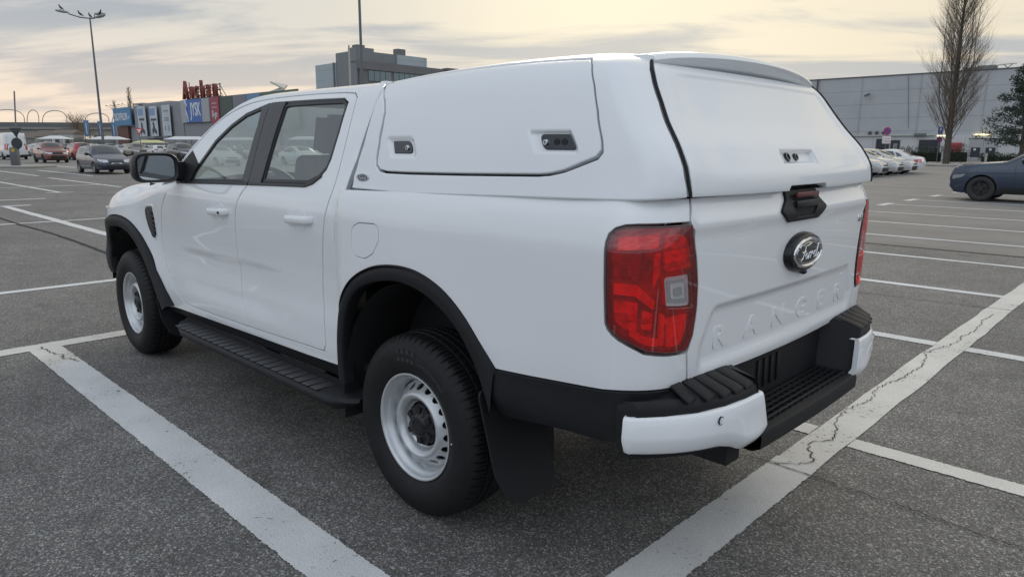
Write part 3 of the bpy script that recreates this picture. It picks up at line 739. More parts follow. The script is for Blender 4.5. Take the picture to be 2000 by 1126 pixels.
# flowing script lettering built from strokes
def script(par, F, sc_=1., m_=None, r=.0025):
    st = [[(-.060,.012),(-.066,.020),(-.055,.026),(-.030,.022),(-.005,.024),(.008,.028)], [(-.028,.022),(-.034,.004),(-.044,-.014),(-.056,-.020),(-.062,-.014)], [(-.050,.003),(-.036,.004),(-.024,.006)],
          [(-.022,-.004),(-.028,-.010),(-.024,-.018),(-.016,-.016),(-.012,-.006),(-.018,-.001),(-.022,-.004)], [(-.010,-.002),(-.004,-.004),(-.004,-.012),(-.008,-.019)], [(-.004,-.006),(.002,.001),(.010,.000)],
          [(.004,-.018),(.008,-.010),(.012,-.002),(.020,.002),(.020,-.006)], [(.046,-.002),(.038,.002),(.030,-.006),(.030,-.016),(.038,-.017),(.046,-.006)], [(.058,.024),(.052,.008),(.046,-.008),(.048,-.018),(.056,-.014),(.064,-.006)]]
    mb = MB()
    for s in st:
        pts = smooth_curve(s, .004); mb.path([F(a*1.35*sc_, b*1.2*sc_) for a, b in pts], r*sc_, 6)
    return mb.build('script_lettering', m_ or M['chrome'], par, smooth=True)
script(em, lambda a, b: (ex-.035, ey-a*.98, ez+b*.98))
mb = MB(); mb.ball((ex-.012, ey-.01, ez-.073), (.016, .014, .012)); mb.build('reversing_camera', M['gloss'], tgo, smooth=True)
# --- tail lights
def taillight():
    root = panel('tail_light', lampS, Fbed, M['red_dk'], T_, res=.025, step=.012, gap=.0005, r=.002, depth=.04, off=-.022)
    inn = inset(lampS, .012)
    def pl(name, poly, m_, off, fr=.006, dp=.010): return panel(name, fillet(poly, fr), Fbed, m_, root, gap=0, r=.0015, depth=dp, off=off, res=.02, step=.01)
    # bright C shaped guides and blocks
    pl('reflector', [(-1.195,1.262),(-1.225,1.250),(-1.250,1.19),(-1.256,1.155),(-1.145,1.155),(-1.140,1.262)], M['red'], -.012)
    pl('reflector', [(-.985,1.255),(-1.120,1.268),(-1.120,1.225),(-.985,1.215)], M['red_hi'], -.014)
    pl('reflector', [(-.980,1.175),(-1.035,1.180),(-1.035,1.142),(-.980,1.138)], M['red_dk'], -.006)
    pl('reflector', [(-.980,1.120),(-1.055,1.118),(-1.115,1.070),(-1.115,1.040),(-1.050,1.083),(-.980,1.086)], M['red_hi'], -.010)
    pl('reflector', [(-.980,1.070),(-1.060,1.064),(-1.060,.975),(-1.010,.985),(-.985,1.01)], M['red'], -.014)
    pl('reflector', [(-1.035,.992),(-1.080,.965),(-1.135,.955),(-1.135,.930),(-1.085,.938),(-1.035,.965)], M['red_hi'], -.008)
    pl('reflector', [(-1.075,1.045),(-1.112,1.030),(-1.112,.975),(-1.075,.985)], M['red'], -.016)
    pl('reflector', [(-1.125,1.150),(-1.105,1.095),(-1.105,1.205),(-1.125,1.215)], M['red'], -.008)
    pl('reflector', [(-1.145,1.015),(-1.165,.990),(-1.165,.925),(-1.225,.922),(-1.248,.960),(-1.255,1.015)], M['red_hi'], -.013)
    pl('reflector', [(-1.135,1.035),(-1.150,1.025),(-1.152,.93),(-1.135,.935)], M['red_hi'], -.006)
    ln = pl('reversing_lens', [(-1.137,1.139),(-1.238,1.140),(-1.255,1.040),(-1.150,1.053)], M['amber'], -.010, .012)
    for k in range(1, 4):
        q = inset([(-1.137,1.139),(-1.238,1.140),(-1.255,1.040),(-1.150,1.053)], .011*k)
        panel('lens_step', fillet(q, .008), Fbed, [M['amber'], M['step']][k % 2], ln, gap=0, r=.0008, depth=.002, off=-.010+.0015*k, res=.02, step=.01)
    panel('outer_lens', inset(lampS, .002), Fbed, M['lens_red'], root, [fillet([(-1.135,1.142),(-1.240,1.143),(-1.257,1.038),(-1.148,1.051)], .012)], res=.03, step=.012, gap=0, r=.003, depth=.012, off=.004)
    panel('clear_lens', fillet([(-1.135,1.142),(-1.240,1.143),(-1.257,1.038),(-1.148,1.051)], .012), Fbed, M['lens_clear'], root, res=.03, step=.012, gap=0, r=.001, depth=.003, off=.003)
    ring('lamp_rim', inset(lampS, .0015), .006, Fbed, M['rim_dk'], root, .0045, depth=.02, r=.002)
    return root
both(taillight())
# --- arch trims and lower cladding
def arch_trim(name, outer, inn, F, par, yo=.954):
    a = c2(outer, .02); b = c2(inn, .02); n = 70
    def rs(p):
        d = [0]
        for i in range(1, len(p)): d.append(d[-1]+math.dist(p[i], p[i-1]))
        return [(np.interp(d[-1]*k/(n-1), d, [q[0] for q in p]), np.interp(d[-1]*k/(n-1), d, [q[1] for q in p])) for k in range(n)]
    a, b = rs(a), rs(b); rows = []
    for p, q in zip(a, b):
        y0 = F(p[0], p[1])[1]; yy = min(yo, y0+.022) if p[0] > 3.4 else yo
        fade = 0
        def L(t, y): return (p[0]+(q[0]-p[0])*t, y, p[1]+(q[1]-p[1])*t)
        rows.append([L(-.02, y0-.012), L(-.02, y0+.001), L(.01, y0+.006), L(.06, yy-.007), L(.16, yy-.001), L(.5, yy), L(.88, yy-.002), L(.97, yy-.006), L(1.0, yy-.014), L(1.0, yy-.06)])
    mb = MB(); mb.grid(rows); return mb.build(name, M['black'], par, smooth=True, recalc=True, angle=55)
for o in (arch_trim('wheel_arch_trim', aRo, aRi, Fbed, T_),
          arch_trim('wheel_arch_trim', aFo, [(3.64,.56),(3.71,.66),(3.745,.74),(3.72,.82),(3.62,.885),(3.44,.930),(3.26,.938),(3.09,.910),(2.96,.850),(2.85,.77),(2.745,.66),(2.64,.53),(2.57,.45)], Fcab, T_)):
    both(o)
def Fclad(u, v):
    q = Fbed(u, max(v, .74)); k = .10*sm(.70-v, 0, .16)**1.5*.6; n = .006
    cx, cy = 0, q[1]
    if u < BC: s = min(1, (BC-u)/BL); return (q[0]+k*math.sin(s*math.pi/2), q[1]-k*math.cos(s*math.pi/2), v)
    return (q[0], q[1]-k, v)
clad = c2(bedlow)+[(-1.236,.64),(-1.15,.635),(-1.05,.628),(-.938,.612),(-.727,.597),(-.548,.575),(-.50,.575),(-.49,.66),(-.46,.757)]
cl_ = panel('lower_cladding', clad, Fclad, M['black'], T_, res=.02, step=.02, gap=.0005, r=.003, off=.004, depth=.03)
both(cl_)
# wheel houses
for cx in (0, 3.27):
    for s in (1, -1):
        mb = MB(); rr = .60 if cx == 0 else .53; yo_ = .93 if cx == 0 else .885
        arc = [(cx+(-.02 if cx == 0 else .08)+rr*(.80 if cx == 0 else .83)*math.cos(a)*1.0, .38+rr*1.0*math.sin(a)) for a in [math.pi*i/24 for i in range(25)]]
        arc = [(arc[0][0]-(0 if cx == 0 else .05), .30 if cx == 0 else .50)]+arc[(0 if cx == 0 else 4):]+[(arc[-1][0], .30)]
        mb.grid([[(x, s*yo_, z) for x, z in arc], [(x, s*.60, z) for x, z in arc]])
        mb.add([(x, s*.60, z) for x, z in arc], [tuple(range(len(arc)))])
        mb.build('wheel_house', M['dark'], T_, smooth=True)
# --- mud flaps
mf = [(-.395,.75),(-.455,.55),(-.505,.33),(-.53,.275)]
mb = MB()
def flap(x0, zt, zb, yo, yi):
    poly = [(yo, zt), (yo, zb+.12), (yo-.03, zb+.03), (yo-.09, zb), (yi+.03, zb+.01), (yi, zb+.06), (yi, zt)]
    m_ = MB(); n = len(poly)
    P = fillet(poly, .03)
    xs = lambda z: x0-.13*max(0, (zt-z)/(zt-zb))**1.2
    a = [(xs(z), y, z) for y, z in P]; b = [(xs(z)-.008, y, z) for y, z in P]; n = len(P)
    m_.add(a+b, [tuple(range(n)), tuple(reversed(range(n, 2*n)))]+[(i, (i+1) % n, n+(i+1) % n, n+i) for i in range(n)])
    return m_.build('mud_flap', M['black'], T_, smooth=True, angle=30)
both(flap(-.44, .66, .245, .952, .66)); both(flap(2.72, .52, .25, .93, .68))
# --- wheels
def wheel(x, s):
    mb = MB(); n = 168; R0 = .388; W = .127
    prof = [(.222,.100),(.228,.112),(.245,.125),(.275,.136),(.308,.138),(.335,.132),(.353,.121),(.367,.110),(.376,.098),(.3805,.083),(.3825,.068)]
    gro = [(.060,0),(.058,.009),(.048,.009),(.046,0),(.025,0),(.023,.009),(.013,.009),(.011,0)]
    right = prof+[(R0-.004 - (0 if d == 0 else d)+.0035*(1-abs(h)/.06), h) for h, d in gro]
    full = right+[(r_, -h) for r_, h in right[::-1]]
    rows = []
    for k in range(66):
        for f, cut, cut2 in ((0, 0, 0), (.03, 1, 0), (.17, 1, 0), (.20, 0, 0), (.50, 0, 0), (.53, 0, 1), (.60, 0, 1), (.63, 0, 0)):
            a = 2*math.pi*(k+f)/66; row = []
            for i, (r_, h) in enumerate(full):
                j = min(i, len(full)-1-i)
                if cut and 7 <= j <= 11: r_ -= .007 if j > 7 else .004
                if cut2 and (9 <= j <= 11 or j in (14, 15, 18)): r_ -= .004
                row.append((r_*math.cos(a), h, r_*math.sin(a)))
            rows.append(row)
    mb.grid(rows+[rows[0]])
    root = thing('wheel', (x, s*.786, .382), None, None); root.parent = T_
    if s < 0: root.rotation_euler = (0, 0, math.pi)
    ty = mb.build('tyre', M['rubber'], root, smooth=True, angle=24)
    # moulded sidewall writing and pattern
    def Tw(a0, rr, flip=False):
        def T(px_, py_, pz_):
            a = a0+(px_/rr); r_ = rr+py_; return (-r_*math.sin(-(a-math.pi/2)) if False else r_*math.cos(a), .1362+pz_, r_*math.sin(a))
        return T
    M_side = M['tyre_mark']
    text('sidewall_writing', 'Continental', M_side, ty, Tw(R(118), .302), size=.036, extrude=.0016, bold=.0006, xs=1.1)
    mb = MB()
    for a in [R(q) for q in (78, 84, 90, 96)]:
        rows2 = [[(rr*math.cos(a+da), .1372, rr*math.sin(a+da)) for da in (-.03, .03)] for rr in (.28, .30, .33)]
        mb.grid(rows2)
    mb.build('sidewall_pattern', M_side, ty)
    mb = MB(); mb.ball((.255*math.cos(R(178)), .129, .255*math.sin(R(178))), .0035, 8, 6); mb.build('balance_dot', M['white'], ty)
    # steel rim
    Q = [(.2235,.112),(.2245,.116),(.2215,.1175),(.2150,.114),(.2110,.104),(.2085,.094),(.2030,.088),(.1960,.080),(.1910,.062),(.1880,.048)]
    mb = MB(); mb.lathe([(.2235,.095)]+Q+[(.186,.040)], 72)
    disc = [(.186,.040),(.183,.038),(.178,.044)]
    mb.lathe(disc, 72)
    rim = mb.build('rim', M['silver'], root, smooth=True, angle=60)
    dz = pch([(.09,.055),(.099,.060),(.106,.075),(.113,.089),(.121,.097),(.129,.100),(.136,.097),(.142,.090),(.160,.066),(.174,.050),(.180,.046)])
    ang = [2*math.pi*i/90 for i in range(90)]
    def Fr(u, v): r_ = math.hypot(u, v); return (u, dz(r_), v)
    hol = []
    for i in range(18):
        a = 2*math.pi*i/18+.1; c, d = .161*math.cos(a), .161*math.sin(a)
        hol.append([(c+.0115*math.cos(b)*math.cos(a)-.0165*math.sin(b)*math.sin(a), d+.0115*math.cos(b)*math.sin(a)+.0165*math.sin(b)*math.cos(a)) for b in [2*math.pi*k/16 for k in range(16)]])
    ex_ = [(rr*math.cos(a), rr*math.sin(a)) for rr in (.099, .104, .109, .113, .117, .121, .125, .129, .133, .137, .141) for a in ang]
    panel('rim_disc', [(.181*math.cos(a), .181*math.sin(a)) for a in ang], Fr, M['silver'], rim, hol+[[(.094*math.cos(a), .094*math.sin(a)) for a in ang]], res=.5, step=.010, gap=0, r=.0012, depth=.006, extra=ex_)
    mb = MB(); mb.lathe([(.12, .03), (.0, .03)], 40); mb.lathe([(.19, -.02), (.0, -.02)], 40); mb.build('brake_drum', M['dark'], rim)
    # hub cap with six scallops
    mb = MB(); nn = 96
    def hub(k, a): return 1.16*k*(1-.16*max(0, math.cos(6*a))**1.5)
    lev = [(.076,.04,1),(.077,.070,1),(.072,.077,1),(.050,.082,.9),(.046,.092,0),(.040,.0965,0),(.026,.0975,0),(.0245,.095,0),(.0,.095,0)]
    mb.grid([[(( hub(r_, a) if f else r_)*math.cos(a), h, (hub(r_, a) if f else r_)*math.sin(a)) for a in [2*math.pi*i/nn for i in range(nn)]] for r_, h, f in lev], True)
    for i in range(6):
        a = R(60*i+30); mb.box((.060*math.cos(a), .080, .060*math.sin(a)), (.036, .018, .024), Matrix.Rotation(-a, 3, 'Y'))
    mb.build('hub_cap', M['satin'], root, smooth=True, angle=35)
    return root
M['tyre_mark'] = mat('tyre_marking', (.024, .024, .026), .7)
w0 = wheel(0, 1); w1 = wheel(3.27, 1)
w1.rotation_euler = (0, R(40), R(-1.5)); w2 = wheel(0, -1); w3 = wheel(3.27, -1)

M['padgrey'] = mat('tread_grey', (.050, .049, .053), .55)
# --- running boards
def Sb(x):  # outer edge height along the board
    return .40
mb = MB(); rows = []
xs = [2.36, 2.34, 2.28, 2.15] + [2.0-.1*i for i in range(16)] + [.46, .40, .365, .355]
for i, x in enumerate(xs):
    e = min(1, (2.365-x)/.22, (x-.35)/.14); e = max(.0, e)**.5
    yo = .905+.10*e; zt = .418-.006*e; zb = zt-.065*e-.006
    rows.append([(x, .86, zt+.02), (x, .885, zt+.006), (x, yo-.028, zt), (x, yo-.008, zt-.006), (x, yo, zt-.020), (x, yo-.004, zt-.036*e-.004), (x, yo-.045, zb), (x, .84, zb+.015)])
mb.grid(rows); 
sbd = mb.build('running_board', M['black'], T_, smooth=True, angle=50)
for i in range(22):
    mb = MB(); x = 2.22-i*.076
    mb.prism([(x-.030, .888), (x+.030, .888), (x+.030, .992), (x-.030, .992)], .413, .4185); mb.build('tread_pad', M['padgrey'], sbd, bevel=.003)
for x in (2.0, 1.4, .8):
    mb = MB(); mb.box((x, .80, .39), (.06, .16, .03)); mb.build('bracket', M['dark'], sbd)
both(sbd)
mb = MB(); mb.grid([[(2.66, .875, .47), (2.66, .855, .42), (2.66, .78, .38)], [(.45, .875, .525), (.45, .855, .45), (.45, .78, .40)]]); both(mb.build('sill_trim', M['black'], T_, smooth=True))
# --- frame, axles, springs
mb = MB()
for s in (1, -1):
    mb.box((1.3, s*.42, .52), (4.9, .09, .14)); mb.path([(.75, s*.55, .50), (.3, s*.55, .40), (0, s*.55, .36), (-.35, s*.55, .42), (-.72, s*.55, .55)], .03, 6)
    mb.path([(.18, s*.50, .42), (.05, s*.58, .80)], .026, 8)
mb.path([(0, -.72, .378), (0, .72, .378)], .045, 10); mb.ball((0, 0, .378), (.15, .13, .15)); mb.path([(3.27, -.72, .36), (3.27, .72, .36)], .04, 8)
mb.box((3.3, 0, .46), (.5, .8, .12)); mb.path([(.1, 0, .40), (2.2, 0, .48)], .04, 8); mb.box((.9, -.28, .50), (.9, .4, .2)); mb.path([(2.4, -.3, .40), (.4, -.32, .42), (-.6, -.45, .48), (-1.0, -.5, .45)], .03, 8)
mb.build('chassis', M['dark'], T_, smooth=True, angle=40)
mb = MB(); mb.box((1.4, 0, .52), (3.6, 1.66, .04)); mb.build('underfloor', M['dark'], T_)
mb = MB(); mb.box((-.31, 0, 1.02), (1.50, 1.62, .05)); mb.box((-.31, .80, 1.16), (1.50, .05, .28)); mb.box((-.31, -.80, 1.16), (1.50, .05, .28)); mb.box((.44, 0, 1.0), (.03, 1.6, .6)); mb.box((-1.05, 0, 1.05), (.04, 1.40, .5)); mb.build('load_bed', M['dark'], T_)
# --- rear step bumper
bpl = pch([(0, 0), (1, 1)])
def BPx(y):    # plan of the outer face
    y = abs(y); return -1.262+.012*(y/.5)**2 if y < .5 else -1.250+.20*((y-.5)/.44)**2.4
def Bpt(s):    # s: 0 at the side front end, 1 at the centre (arc of the left half)
    return None
import bisect
_pl = [(BPx(y), y) for y in np.linspace(0, .925, 60)]+[(-1.043+.0, .933), (-.99, .940)]
_pl = _pl[:-2]+[(-1.045, .930), (-1.02, .932), (-.985, .934)]
_d = [0]
for i in range(1, len(_pl)): _d.append(_d[-1]+math.dist(_pl[i], _pl[i-1]))
def Fbmp(u, v):   # u = arc length from the centre (positive left), v = height
    a = abs(u); x = float(np.interp(a, _d, [p[0] for p in _pl])); y = float(np.interp(a, _d, [p[1] for p in _pl]))
    k = .010*math.exp(-((v-.69)/.06)**2)-.03*sm(.63-v, -.02, .07)
    n = .0; f = sm(a, 1.05, 1.2)
    return (x-k*(1-f), math.copysign(y+min(k, 0)*f, u), v)
def ub(y): return float(np.interp(y, [p[1] for p in _pl], _d))
UE = _d[[i for i, p in enumerate(_pl) if p == (-1.045, .930)][0]]
cap = [(UE+.002,.614),(UE-.002,.668),(UE-.010,.724),(UE-.05,.735),(.93,.738),(.80,.737),(.62,.740),(.505,.744),(.470,.744),(.468,.70),(.455,.650),(.432,.598),(.44,.570),(.50,.558),(.56,.562),(.63,.590),(.69,.602),(.82,.604),(.98,.603)]
zt_c = pch([(.43,.738),(.62,.737),(.80,.731),(.95,.729),(1.2,.724)]); zb_c = pch([(.43,.575),(.50,.559),(.56,.563),(.62,.590),(.68,.604),(.85,.605),(1.2,.612)])
def cap_pt(a, off, z):
    x, y, _ = Fbmp0(a); x2, y2, _ = Fbmp0(a+.004); x1, y1, _ = Fbmp0(a-.004); t = Vector((x2-x1, y2-y1)).normalized(); n_ = Vector((-t.y, t.x))
    w_ = max(0, 1-(a-.44)/.22); sh = .045*w_*(zt_c(a)-z)/.17
    return (x+n_.x*off, y+n_.y*off-sh, z)
def Fbmp0(a): return (float(np.interp(a, _d, [p[0] for p in _pl])), float(np.interp(a, _d, [p[1] for p in _pl])), 0)
mb = MB(); rows = []; st_ = list(np.linspace(.445, UE, 44)); st_ = [st_[0]]+st_+[st_[-1]]
for i, a in enumerate(st_):
    k = -.022 if i in (0, len(st_)-1) else (-.002 if i in (1, len(st_)-2) else 0); zt, zb = zt_c(a), zb_c(a); lob = math.exp(-((a-.52)/.07)**2)
    da = (.003 if i == 0 else -.003 if i == len(st_)-1 else 0)
    rows.append([cap_pt(a+da, o+k, z) for o, z in ((-.022, zt-.008), (-.012, zt-.001), (-.003, zt-.004), (.001, zt-.012), (.004, zt-.045), (.006+.004*lob, zb+.060), (.005+.010*lob, zb+.045), (-.006+.006*lob, zb+.020), (-.012, zb+.006), (-.018, zb), (-.05, zb+.002))])
mb.grid(rows); bc = mb.build('bumper_cap', M['white'], T_, smooth=True, angle=60)
mb = MB(); q = Vector(cap_pt(ub(.68), .0045, .698))+Vector((.0125, 0, 0)); rt_ = Matrix.Rotation(R(8), 3, 'Z')
rows = [[(q[0]-.0135-dx, q[1]+rr*math.cos(a), .698+rr*math.sin(a)) for a in [2*math.pi*i/24 for i in range(24)]] for rr, dx in ((.0135, -.004), (.0135, .0005), (.0115, .0005), (.0115, -.001))]
mb.grid(rows, True); mb.build('parking_sensor', M['satin'], bc, smooth=False)
mb = MB(); rows = [[(q[0]-.0138, q[1]+rr*math.cos(a), .698+rr*math.sin(a)) for a in [2*math.pi*i/24 for i in range(24)]] for rr in (.0112, .0001)]
mb.grid(rows, True); mb.build('parking_sensor', M['white'], bc)
both(bc)
# black core with corner pads and centre step
def plan(y, ins): return (BPx(y)+ins if abs(y) < .9 else BPx(y)+ins*.3)
WY = .47
core = []
cores = {}
for s in (1, -1):
    mb = MB()
    ys = [WY, .55, .65, .75, .84, .885, .905]
    rows = []
    for y in ys:
        x = BPx(y)+.010
        yy = y
        rows.append([(x+.02, s*yy, .59), (x, s*yy, .64), (x, s*yy, .745), (x+.004, s*yy, .760), (x+.016, s*yy, .772), (max(-1.12, x+.05), s*yy, .806-.04*sm(yy, .7, .88)), (max(-1.06, x+.07), s*min(yy, .88), .806-.04*sm(yy, .7, .88))])
    rows.append([(-1.01, s*.912, .62), (-1.01, s*.914, .66), (-1.01, s*.914, .735), (-1.01, s*.910, .748), (-1.01, s*.90, .757), (-1.0, s*.88, .765), (-1.0, s*.86, .77)])
    mb.grid(rows)
    # well side wall
    mb.add([(BPx(WY)+.010, s*WY, .765), (BPx(WY)-.004, s*(WY-.01), .64), (BPx(WY)+.0, s*(WY-.03), .575), (-1.245, s*(WY-.035), .572), (-1.10, s*(WY-.07), .600), (-1.06, s*(WY-.06), .806), (-1.10, s*WY, .806), (BPx(WY)+.016, s*WY, .782)], [tuple(range(8))])
    cores[s] = mb.build('bumper_core', M['black'], T_, smooth=True, angle=30)
mb = MB(); rows = []
for y in np.linspace(-WY+.03, WY-.03, 13):
    x = BPx(y)
    rows.append([(-1.0, y, .60), (-1.10, y, .600), (x+.015, y, .594), (x+.002, y, .588), (x-.002, y, .575), (x, y, .535), (x+.03, y, .520), (-1.0, y, .53)])
mb.grid(rows)
st = mb.build('bumper_step', M['black'], T_, smooth=True, angle=40)
for i in range(5):
    mb = MB(); mb.box((-1.115-.026*i, 0, .6035), (.010, .78, .010)); mb.build('step_rib', M['satin'], st, bevel=.002)
for i in range(15):
    mb = MB(); mb.box((-1.165, -.35+.05*i, .6015), (.13, .006, .006)); mb.build('step_rib', M['satin'], st)
mb = MB(); mb.prism([(.42, .595), (.45, .80), (-.45, .80), (-.42, .595)], -1.098, -1.08, 'X'); bw = mb.build('well_back', M['black'], T_)
for i in range(4):
    mb = MB(); mb.box((-1.10, .165-.055*i, .69), (.012, .016, .11)); mb.build('well_rib', M['satin'], bw, bevel=.003)
for s in (1, -1):
    mb = MB(); X0 = -1.155
    fr_ = [(-1.045, .595+.05), (-1.175, .595+.055), (-1.175, .748), (-1.045, .735)]
    P = fillet(fr_, .018); Pi = inset(P, .012)
    n = len(P); yy = lambda z: s*(WY-.036+.03*(z-.6)/.2)
    vs = [(x, yy(z)-s*.008, z) for x, z in P]+[(x, yy(z)-s*.008, z) for x, z in Pi]+[(x, yy(z)+s*.0, z) for x, z in P]
    mb.add(vs, [(i, (i+1) % n, n+(i+1) % n, n+i) for i in range(n)]+[(i, (i+1) % n, 2*n+(i+1) % n, 2*n+i) for i in range(n)])
    sk = mb.build('pocket_frame', M['black'], cores[s], smooth=False)
    mb = MB(); mb.add([(x, yy(z)-s*.004, z) for x, z in Pi], [tuple(range(n))]); mb.build('pocket', M['dark'], cores[s])
    # ribs on the corner pad
    for i in range(7):
        y = .515+.062*i; x1 = BPx(y)+.022
        mb = MB(); mb.add([], []); L = (-1.115-x1)
        if L < .03: continue
        xa, za, zb2 = x1, .778, .8045
        mb.prism([(xa-.010, za-.016), (xa-.006, za-.004), (xa+.010, za+.003), (-1.115, zb2+.004), (-1.115, zb2-.006)], s*(y-.0275), s*(y+.0275), 'Y')
        mb.build('pad_rib', M['black'], cores[s], bevel=.0025)
mb = MB(); mb.box((-.95, 0, .53), (.16, .07, .07)); mb.box((-.98, .0, .54), (.06, .9, .06)); mb.build('tow_bar', M['dark'], T_, bevel=.004)
mb = MB(); mb.box((-1.05, .62, .60), (.16, .24, .03)); both(mb.build('bumper_bracket', M['dark'], T_, bevel=.005))
# --- canopy
can = thing('canopy', (0, 0, 0), None, None); can.parent = T_
def softrect(u, v, a, b, c, d, e): return sm(u, a, a+e)*sm(b-u, 0, e)*sm(v, c, c+e)*sm(d-v, 0, e)
def Fdoor(u, v):
    q = Fcan(u, v); k = softrect(u, v, .985-.02, 1.13+.012, 1.462, 1.542, .016)+softrect(u, v, .175, .335+.02, 1.482, 1.562, .016)
    return (q[0], q[1]-.012*k-.004, q[2])
def xf(v): return .385-.045*sm(v, 1.34, 1.56)+.03*sm(v, 1.74, 1.80)
doorL = [(1.166,1.80),(1.143,1.77),(1.118,1.70),(1.120,1.648),(1.150,1.59),(1.188,1.538),(1.234,1.455),(1.236,1.430),(1.213,1.411),(1.165,1.405),(1.009,1.405),(.70,1.410),(.352,1.418),(.305,1.422),(.250,1.433),(.117,1.475),(.092,1.495),(.078,1.533),(.050,1.62),(.038,1.70),(.044,1.77),(.055,1.80)]
shell = [(Ucan(xf(v), v), v) for v in (1.333, 1.38, 1.45, 1.52, 1.6, 1.68, 1.74, 1.78, 1.82, 1.9, 2.0, 2.2, 2.4, 2.597)]
shell += [(.3, 2.597), (-.3, 2.597), (-.96, 2.597), (-.96, 2.2), (-.96, 1.9), (-.96, 1.800), (-.5, 1.800), (-.17, 1.800), (-.165, 1.76), (-.172, 1.651), (-.158, 1.520), (-.158, 1.425), (-.180, 1.364), (.054, 1.355), (.442, 1.346), (.967, 1.330)]
sh = panel('canopy_shell', shell, Fcan, M['canopy'], can, [doorL], res=.04, step=.025, gap=0, hole_gap=.004, r=.006, depth=.03)
cdoor = panel('side_hatch', doorL, Fdoor, M['canopy'], can, res=.012, step=.02, gap=.004, r=.005, depth=.02)
def latch(u0, u1, v0, v1, rnd):   # rnd = +1 rounded towards the rear
    poly = [(u0, v0), (u1, v0+.0), (u1-.006, v1), (u0+.003, v1)]
    P = fillet(poly, {1: .024, 2: .024} if rnd < 0 else {0: .024, 3: .024}, 8)
    l = panel('latch', P, lambda u, v: Fdoor(u, v), M['gloss'], can, gap=0, r=.003, depth=.01, off=.006, res=.02, step=.008)
    uc = (u0+.024) if rnd > 0 else (u1-.022)
    return l
la = latch(.995, 1.115, 1.476, 1.525, 1); lb = latch(.190, .322, 1.495, 1.545, -1)
for par, u, v in ((la, 1.020, 1.500), (lb, .298, 1.520)):
    q = Fdoor(u, v); mb = MB()
    mb.lathe([(.0, .012), (.0085, .012), (.010, .009), (.010, 0)], 18, 'Y', (q[0], q[1]+.002, q[2])); mb.build('lock_barrel', M['chrome'], par, smooth=True)
    mb = MB(); mb.box((q[0], q[1]+.0145, q[2]), (.002, .001, .009)); mb.build('keyhole', M['dark'], par)
for i in range(2):
    q = Fdoor(.255-.03*i, 1.520); mb = MB(); mb.lathe([(0, .0075), (.011, .0075), (.012, .006), (.012, 0)], 16, 'Y', (q[0], q[1]+.001, q[2])); mb.build('latch_button', M['satin'], lb, smooth=True)
mb = MB(); fr_ = [(Fcan(Ucan(xf(v), v), v)[1]-.012, Fcan(Ucan(xf(v), v), v)[2]) for v in (1.34, 1.45, 1.6, 1.7, 1.76, 1.8, 1.85, 1.95)]
mb.prism([(y, z) for y, z in fr_]+[(-y, z) for y, z in fr_[::-1]], .30, .335, 'X'); mb.build('canopy_front', M['canopy'], can)
# small oval badge
uc_, vc_ = 1.319, 1.378; q = Fcan(uc_, vc_)
mb = MB(); rows = [[(q[0]+a*.044*math.cos(t), q[1]+h, q[2]+a*.017*math.sin(t)) for t in [2*math.pi*i/32 for i in range(32)]] for a, h in ((1, -.004), (1, .003), (.93, .005), (.86, .0045), (.80, .003), (0.01, .003))]
mb.grid(rows, True); bd = mb.build('oval_badge', M['silver'], can, smooth=True, angle=30)
mb = MB(); rows = [[(q[0]+a*.036*math.cos(t), q[1]+h, q[2]+a*.0128*math.sin(t)) for t in [2*math.pi*i/32 for i in range(32)]] for a, h in ((1, .003), (.97, .0042), (.01, .0042))]
mb.grid(rows, True); mb.build('badge_field', mat('badge_grey', (.16, .17, .19), .35), bd)
script(bd, lambda a, b: (q[0]-a, q[1]+.0050, q[2]+b), .36, M['silver'], r=.004)
for o in list(can.children):
    if o.name.split('.')[0] in ('canopy_shell', 'side_hatch', 'latch', 'oval_badge'): mirror(o)
# rear hatch
UC = -CL-.75
def Fhat(u, v):
    uu = u if u > UC else 2*UC-u
    q = Fcan(uu, v); s = 1 if u > UC else -1
    k = sm(1.758-v, 0, .016)*sm(v, 1.405, 1.465)*(sm(-uu, .225, .40) if u > UC else sm(-uu, .225, .25))
    p = softrect(-u, v, .775, 1.085, 1.447, 1.500, .010)
    x = q[0]+.008*k+.020*p
    return (x, s*q[1], q[2])
hat = [(-.176,1.795),(-.175,1.76),(-.183,1.651),(-.169,1.520),(-.170,1.425),(-.190,1.360),(-.46,1.357),(-.80,1.355),(-.805,1.374),(-1.120,1.374),(-1.128,1.355),(-1.46,1.357)]+[(2*UC+.184,1.360),(2*UC+.163,1.425),(2*UC+.162,1.520),(2*UC+.176,1.651),(2*UC+.168,1.76),(2*UC+.170,1.795)]
ha = panel('rear_hatch', fillet(hat, {5: .012, 12: .012, 8: .006, 9: .006, 7: .006, 10: .006}), Fhat, M['canopy'], can, res=.011, step=.011, gap=.005, r=.004, depth=.03)
